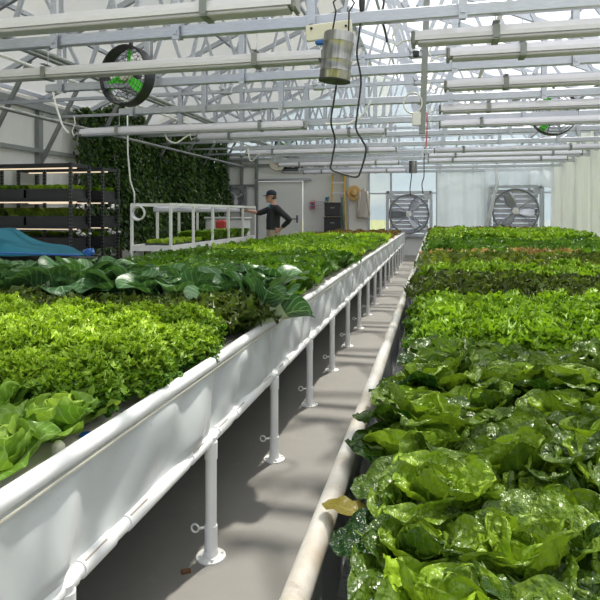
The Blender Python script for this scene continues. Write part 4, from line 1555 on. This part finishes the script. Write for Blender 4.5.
# hand trolley with black crates
hp_ = at(334, 235, YB - .6)
ht = thing('hand_trolley', 'dark green hand trolley standing in front of the yellow ladder', 'trolley', (hp_[0], YB - .62, 0))
for sx in (-1, 1):
    b = MB(); b.tube([(sx * .31, .08, .12), (sx * .30, .10, .9), (sx * .24, .12, 1.86), (sx * .20, .13, 1.94)], .02, 8); b.build('frame_rail', M['green_paint'], ht, smooth=True)
    b = MB(); b.lathe([(.0, -.03), (.11, -.03), (.12, 0), (.11, .03), (0, .03)], (sx * .30, .12, .12), axis='X', n=18); b.build('wheel', M['rubber'], ht, auto=40)
for z in (.4, 1.0, 1.5):
    b = MB(); b.bar((-.26, .1, z), (.26, .1, z), .03); b.build('cross_bar', M['green_paint'], ht)
b = MB(); b.box((0, -.10, .03), (.5, .36, .02)); b.build('toe_plate', M['green_paint'], ht)
def crate(z, h, w, lab):
    r = thing('black_crate', lab, 'crate', (hp_[0], YB - .74, z), 0, 'black crates on the trolley')
    b = MB(); b.box((0, 0, h / 2), (w, .34, h), bev=.02); b.build('crate_body', M['blackp'], r)
    b = MB(); b.box((0, -.0, h - .02), (w + .03, .37, .045), bev=.01); b.build('rim', M['black'], r)
    b = MB(); b.box((0, -.178, h * .62), (.14, .01, .04)); b.build('hand_slot', M['galv_dull'], r)
crate(.045, .70, .56, 'black crate at the bottom of the trolley load')
crate(.77, .50, .56, 'middle black crate on the dark green trolley')
crate(1.29, .45, .53, 'topmost black crate on the dark green trolley')

# wall rack with red and blue pack
wp = at(317, 205, YB - .06)
wr = thing('wall_wire_rack', 'small wire rack on the white wall left of the ladder', 'wire rack', wp)
b = MB()
for z in (-.14, -.02, .12):
    b.tube([(-.26, .04, z), (-.26, -.10, z), (.26, -.10, z), (.26, .04, z)], .008, 6)
for x in np.linspace(-.24, .24, 7):
    b.tube([(x, -.10, .12), (x, -.10, -.14), (x, .04, -.14)], .006, 5)
b.build('wire_frame', M['galv'], wr)
b = MB(); b.box((0, 0, 0), (.16, .09, .30), bev=.01); b.m = 1; b.box((0, -.048, -.03), (.11, .008, .12)); b.m = 2; b.box((0, -.047, .11), (.16, .008, .05))
o = b.build('red_pack', [M['red'], M['blue'], M['white']]); o.location = (wp[0] - .14, YB - .09, wp[2] + .02)
tag(o, 'red and blue pack standing in the small wire rack on the wall', 'box')
b = MB(); b.box((0, 0, 0), (.10, .08, .13), bev=.01); o = b.build('wall_switch_box', M['blue']); o.location = at(327, 199, YB - .04)
tag(o, 'small blue switch box on the white wall beside the ladder', 'switch box')

# column
b = MB(); b.bar((X_(347), YB - .04, 0), (X_(347), YB - .04, 3.3), .14, .1)
tag(b.build('trim_12', M['galv']), kind='structure')
# straw hat
hp2 = at(354, 193, YB - .2)
hat = thing('hanging_straw_hat', 'tan straw sun hat hanging on the white back wall', 'hat', hp2)
hat.scale = (.55, .55, .55)
b = MB()
prof = [(.47, .0), (.46, -.012), (.40, -.03), (.30, -.02), (.20, -.02), (.185, -.10), (.15, -.16), (.08, -.175), (.0, -.165)]
nn = 32
rings = []
for r_, h in prof:
    q = np.arange(nn) * 2 * PI / nn
    wv = .02 * np.sin(q * 3 + 1) * (r_ / .47)
    rings.append(np.stack([r_ * .92 * np.cos(q), h + wv, r_ * np.sin(q)], 1))
b.loft(rings, cap=False)
o = b.build('brim_and_crown', M['straw'], hat, smooth=True); o.modifiers.new('t', 'SOLIDIFY').thickness = .012
b = MB(); b.lathe([(.205, -.03), (.198, -.065)], axis='Y', n=32); b.build('hat_band', M['soil'], hat, smooth=True)
# jacket on a hook
jp = at(363.5, 189, YB - .15)
jk = thing('hanging_jacket', 'beige jacket hanging on a hook beside the straw hat', 'jacket', jp)
jk.scale = (.66, 1, 1.14)
def jsleeve(x0, x1, z0, z1, r0, r1):
    return [Vector((x0 + (x1 - x0) * k / 5, -.03 - .02 * math.sin(k), z0 + (z1 - z0) * k / 5)) for k in range(6)], [r0 + (r1 - r0) * k / 5 for k in range(6)]
b = MB()
rings = []
for k in range(12):
    f_ = k / 11
    w_ = .12 + .20 * min(1, f_ * 3) + .05 * f_
    q = np.arange(20) * 2 * PI / 20
    fold = 1 + .13 * np.sin(q * 5 + f_ * 2)
    rings.append(np.stack([w_ * .8 * np.cos(q) * fold, .07 * np.sin(q) * fold - .03, np.full(20, -.86 * f_)], 1))
b.loft(rings); b.build('jacket_body', M['cloth_beige'], jk, smooth=True)
for sx, zz in ((-1, -.84), (1, -.78)):
    pts, rr_ = jsleeve(sx * .16, sx * .31, -.08, zz, .085, .06)
    b = MB(); b.tube(pts, rr_, 10); b.build('sleeve', M['cloth_beige'], jk, smooth=True)
b = MB(); b.tube([(0, -.03, 0), (0, .1, .04)], .012, 6); b.build('hook', M['galv_dull'], jk)

# white bin and red item behind the nursery table
bp_ = at(222, 226, 15.5)
r = thing('white_bin', 'white plastic bin behind the nursery table below the small fan', 'bin', (at(228, 220, 16.0)[0], 16.0, 0))
b = MB(); b.box((0, 0, .62), (1.2, .6, 1.2), bev=.05); b.build('bin_body', M['white'], r)
b = MB(); b.box((0, 0, 1.25), (1.26, .66, .07), bev=.02); b.build('lid', M['panel_grey'], r)
b = MB(); b.box((0, 0, .1), (.30, .22, .30), bev=.04); o = b.build('red_bucket', M['red'])
b2 = None
r2 = at(222, 222, 14.2); o.location = (r2[0], 14.2, .97)
tag(o, 'red container on the stand behind the nursery table', 'container')
st_ = thing('low_stand', 'grey low stand holding the red container behind the nursery table', 'stand', (r2[0], 14.2, 0))
b = MB(); b.box((0, 0, .895), (.6, .4, .05)); b.build('stand_top', M['panel_grey'], st_)
for sx in (-1, 1):
    for sy in (-1, 1):
        b = MB(); b.box((sx * .26, sy * .16, .435), (.05, .05, .87)); b.build('leg', M['panel_grey'], st_)

# ------------------------------------------------------------------ the man
def ellipse_ring(c, rx, ry, n=20, tilt=(0, 0)):
    q = np.arange(n) * 2 * PI / n
    p = np.stack([rx * np.cos(q), ry * np.sin(q), np.zeros(n)], 1) @ rotm(x=tilt[0], y=tilt[1]).T
    return p + np.array(c, float)


def remesh(o, vox, smooth_it=6):
    m_ = o.modifiers.new('one_surface', 'REMESH'); m_.mode = 'VOXEL'; m_.voxel_size = vox; m_.use_smooth_shade = True
    s2 = o.modifiers.new('soft', 'SMOOTH'); s2.factor = .5; s2.iterations = smooth_it
    return o


# man's local frame: faces -X (towards the nursery table), his right arm reaches out, left hand on hip
man = thing('person', 'man in black shirt, navy cap and khaki trousers reaching out with hand on hip', 'person', (-3.35, 11.95, 0), .30)
man.scale = (1.03, 1.03, 1.03)
hipz, shz = .95, 1.50
R_SH = Vector((-.02, -.0, 0))
# his right side is +Y when facing -X; left side is -Y (towards the camera)
SHR, SHL = Vector((.02, .20, 1.47)), Vector((.06, -.20, 1.46))
ELR, WRR = Vector((-.28, .20, 1.36)), Vector((-.55, .10, 1.41))
ELL, WRL = Vector((.33, -.34, 1.22)), Vector((.13, -.20, 1.02))

def limb(b, pts, rr_, n=12, sub=4):
    P, R_ = [], []
    for i in range(len(pts) - 1):
        for k in range(sub):
            f_ = k / sub
            P.append(Vector(pts[i]).lerp(Vector(pts[i + 1]), f_)); R_.append(rr_[i] + (rr_[i + 1] - rr_[i]) * f_)
    P.append(Vector(pts[-1])); R_.append(rr_[-1])
    b.tube(P, R_, n)


def hand(b, wrist, d, up, thumb):
    d, up = Vector(d).normalized(), Vector(up).normalized()
    sd = d.cross(up).normalized()
    pc = wrist + d * .05
    b.box(pc, (.095, .082, .034), np.array([[d.x, sd.x, up.x], [d.y, sd.y, up.y], [d.z, sd.z, up.z]]), bev=.012)
    for k, (l_, o_) in enumerate(((.072, -.031), (.082, -.011), (.077, .010), (.060, .030))):
        p0 = wrist + d * .088 + sd * o_
        p1 = p0 + d * l_ * .5 - up * .006
        p2 = p1 + (d * .85 - up * .45).normalized() * l_ * .3
        p3 = p2 + (d * .6 - up * .8).normalized() * l_ * .25
        b.tube([p0 - d * .02, p0, p1, p2, p3], [.010, .0098, .009, .0082, .0065], 8)
    p0 = wrist + d * .025 + sd * thumb * .030
    p1 = p0 + (d * .55 + sd * thumb * .8).normalized() * .040
    p2 = p1 + (d * .9 + sd * thumb * .35).normalized() * .032
    b.tube([p0 - sd * thumb * .01, p0, p1, p2], [.013, .0125, .0105, .0075], 8)


b = MB()
# torso, neck
sec = [((.0, 0, .86), .125, .165), ((.0, 0, .95), .13, .175), ((.0, 0, 1.08), .115, .155), ((.0, 0, 1.22), .12, .165), ((.02, 0, 1.36), .125, .19), ((.03, 0, 1.45), .10, .19), ((.02, 0, 1.51), .065, .10), ((.0, 0, 1.56), .058, .062), ((-.02, 0, 1.63), .056, .058)]
b.loft([ellipse_ring(c, rx, ry) for c, rx, ry in sec])
# skull: profile looking to -X
hc = np.array((-.04, 0, 1.70))
hr = []
for f_, rx, ry, ox in ((-.125, .03, .025, -.055), (-.115, .052, .044, -.042), (-.09, .072, .060, -.026), (-.05, .088, .070, -.008), (0, .098, .076, 0), (.04, .101, .078, .004), (.08, .090, .070, .006), (.11, .062, .048, .006), (.125, .02, .016, .006)):
    hr.append(ellipse_ring(hc + np.array((ox, 0, f_)), rx, ry))
b.loft(hr)
# nose, brow, chin, ears
b.tube([hc + (-.092, 0, .02), hc + (-.106, 0, -.012), hc + (-.116, 0, -.030), hc + (-.098, 0, -.040)], [.010, .012, .015, .012], 8)
b.tube([hc + (-.086, -.05, .022), hc + (-.098, -.02, .026), hc + (-.098, .02, .026), hc + (-.086, .05, .022)], .011, 8)
b.tube([hc + (-.085, -.02, -.064), hc + (-.093, 0, -.062), hc + (-.085, .02, -.064)], .011, 8)
b.tube([hc + (-.085, -.014, -.105), hc + (-.090, 0, -.103), hc + (-.085, .014, -.105)], .016, 8)
for sy in (-1, 1):
    b.tube([hc + (.012, sy * .075, .022), hc + (.022, sy * .084, .008), hc + (.018, sy * .082, -.018), hc + (.006, sy * .075, -.034)], [.012, .015, .012, .008], 8)
limb(b, [SHR, ELR, WRR], [.055, .044, .029])
limb(b, [SHL, ELL, WRL], [.055, .044, .029])
hand(b, WRR, (-1, -.05, -.10), (0, .25, 1), 1)
hand(b, WRL, (-.75, .2, -.45), (.2, -1, .1), 1)
for sy in (-1, 1):
    limb(b, [(.0, sy * .09, .92), (-.01 + .02 * sy, sy * .105, .50), (.02 * sy, sy * .11, .09)], [.085, .058, .04])
remesh(b.build('body', M['skin'], man, smooth=True), .007, 3)
# clothes
b = MB()
b.loft([ellipse_ring(c, rx, ry) for c, rx, ry in (((.0, 0, 1.02), .152, .196), ((.0, 0, 1.05), .150, .192), ((.0, 0, 1.10), .144, .187), ((.0, 0, 1.22), .145, .192), ((.02, 0, 1.36), .148, .214), ((.03, 0, 1.45), .122, .212), ((.02, 0, 1.515), .080, .118), ((.01, 0, 1.535), .070, .08))])
limb(b, [SHR - Vector((0, .03, 0)), SHR, ELR, ELR.lerp(WRR, .25)], [.07, .075, .060, .054])
limb(b, [SHL + Vector((0, .03, 0)), SHL, ELL, ELL.lerp(WRL, .72)], [.07, .075, .060, .045])
remesh(b.build('shirt', M['shirt'], man, smooth=True), .012, 4)
b = MB(); b.lathe([(.072, 0), (.068, .03)], (-.012, 0, 1.52), n=20); b.box((-.078, -.01, 1.47), (.03, .05, .11), rotm(y=-.25), bev=.008)
b.build('undershirt_collar', M['collar'], man, smooth=True)
b = MB()
b.loft([ellipse_ring(c, rx, ry) for c, rx, ry in (((.0, 0, .80), .14, .185), ((.0, 0, .88), .143, .19), ((.0, 0, 1.06), .134, .178))])
for sy in (-1, 1):
    limb(b, [(.0, sy * .09, .88), (-.01 + .02 * sy, sy * .105, .50), (.02 * sy, sy * .11, .07)], [.105, .080, .072])
remesh(b.build('trousers', M['khaki'], man, smooth=True), .012, 4)
for sy in (-1, 1):
    b = MB(); b.box((-.05 + .02 * sy, sy * .11, .045), (.27, .095, .09), bev=.03); b.build('shoe', M['shoe'], man, smooth=True)
# cap
b = MB()
rr_ = []
for f_, k in ((.030, 1.075), (.05, 1.09), (.085, 1.05), (.115, .80), (.135, .45), (.142, .1)):
    rr_.append(ellipse_ring(hc + np.array((.004, 0, f_)), .100 * k, .079 * k, 24))
b.loft(rr_)
cap_ = b.build('cap', M['navy'], man, smooth=True)
b = MB()
P = np.zeros((8, 9, 3))
for i in range(8):
    for j in range(9):
        a_ = (j / 8 - .5) * 2.2
        r_ = .095 + .085 * i / 7 * math.cos(a_ * .8)
        P[i, j] = hc + np.array((-r_ * math.cos(a_), r_ * .82 * math.sin(a_), .038 - .018 * i / 7 - .012 * (a_ ** 2) * .5))
b.grid(P)
o = b.build('cap_brim', M['navy'], cap_, smooth=True); o.modifiers.new('t', 'SOLIDIFY').thickness = .006
b = MB()
b.loft([ellipse_ring(hc + np.array((.022, 0, f_)), .088 * k, .079 * k, 20) for f_, k in ((-.055, .86), (-.03, .98), (0, 1.02), (.035, 1.0))])
b.build('hair', M['hair'], man, smooth=True)
for sy in (-1, 1):
    b = MB(); b.lathe([(0, -.010), (.008, -.006), (.010, 0), (.008, .006), (0, .010)], hc + np.array((-.090, sy * .031, .006)), n=10); b.build('eye', M['eye'], man, smooth=True)
b = MB(); b.tube([hc + (-.094, -.018, -.063), hc + (-.104, 0, -.063), hc + (-.094, .018, -.063)], .0045, 6); b.build('lips', M['lip'], man, smooth=True)

# ------------------------------------------------------------------ light, world, camera
w = bpy.data.worlds.new('sky'); scene.world = w; w.use_nodes = True
nt = w.node_tree
bg = nt.nodes['Background']
tc = nt.nodes.new('ShaderNodeTexCoord')
nz = nt.nodes.new('ShaderNodeTexNoise'); nz.inputs['Scale'].default_value = 3.2; nz.inputs['Detail'].default_value = 7; nz.inputs['Roughness'].default_value = .6
mp = nt.nodes.new('ShaderNodeMapping'); mp.inputs['Scale'].default_value = (1, 1, 2.6)
nt.links.new(tc.outputs['Generated'], mp.inputs[0]); nt.links.new(mp.outputs[0], nz.inputs['Vector'])
rp = nt.nodes.new('ShaderNodeValToRGB')
rp.color_ramp.elements[0].position = .42; rp.color_ramp.elements[0].color = (.50, .62, .82, 1)
rp.color_ramp.elements[1].position = .58; rp.color_ramp.elements[1].color = (1, 1, 1, 1)
nt.links.new(nz.outputs['Fac'], rp.inputs[0])
nt.links.new(rp.outputs[0], bg.inputs['Color'])
bg.inputs['Strength'].default_value = 1.25

sl = bpy.data.lights.new('sun', 'SUN'); sl.energy = 11.0; sl.angle = math.radians(2.0); sl.color = (1, .95, .86)
so = bpy.data.objects.new('sun', sl); COL.objects.link(so)
sd = Vector((-.16, -.50, -1.0)).normalized()      # from the right and the back, high
so.rotation_euler = sd.to_track_quat('-Z', 'Y').to_euler()

cam = bpy.data.cameras.new('camera'); co = bpy.data.objects.new('camera', cam); COL.objects.link(co)
co.location = (0, 0, CAMZ); co.rotation_euler = (PI / 2, 0, TH)
cam.sensor_width = 36; cam.lens = F / 600 * 36; cam.shift_y = -(300 - HZ) / 600; cam.clip_start = .03; cam.clip_end = 300
scene.camera = co
vs = scene.view_settings
vs.view_transform = 'Standard'; vs.look = 'None'; vs.gamma = 1; vs.use_curve_mapping = False
vs.exposure = 0.12
print('COUNTS', COUNTS, 'objects', len(scene.objects))
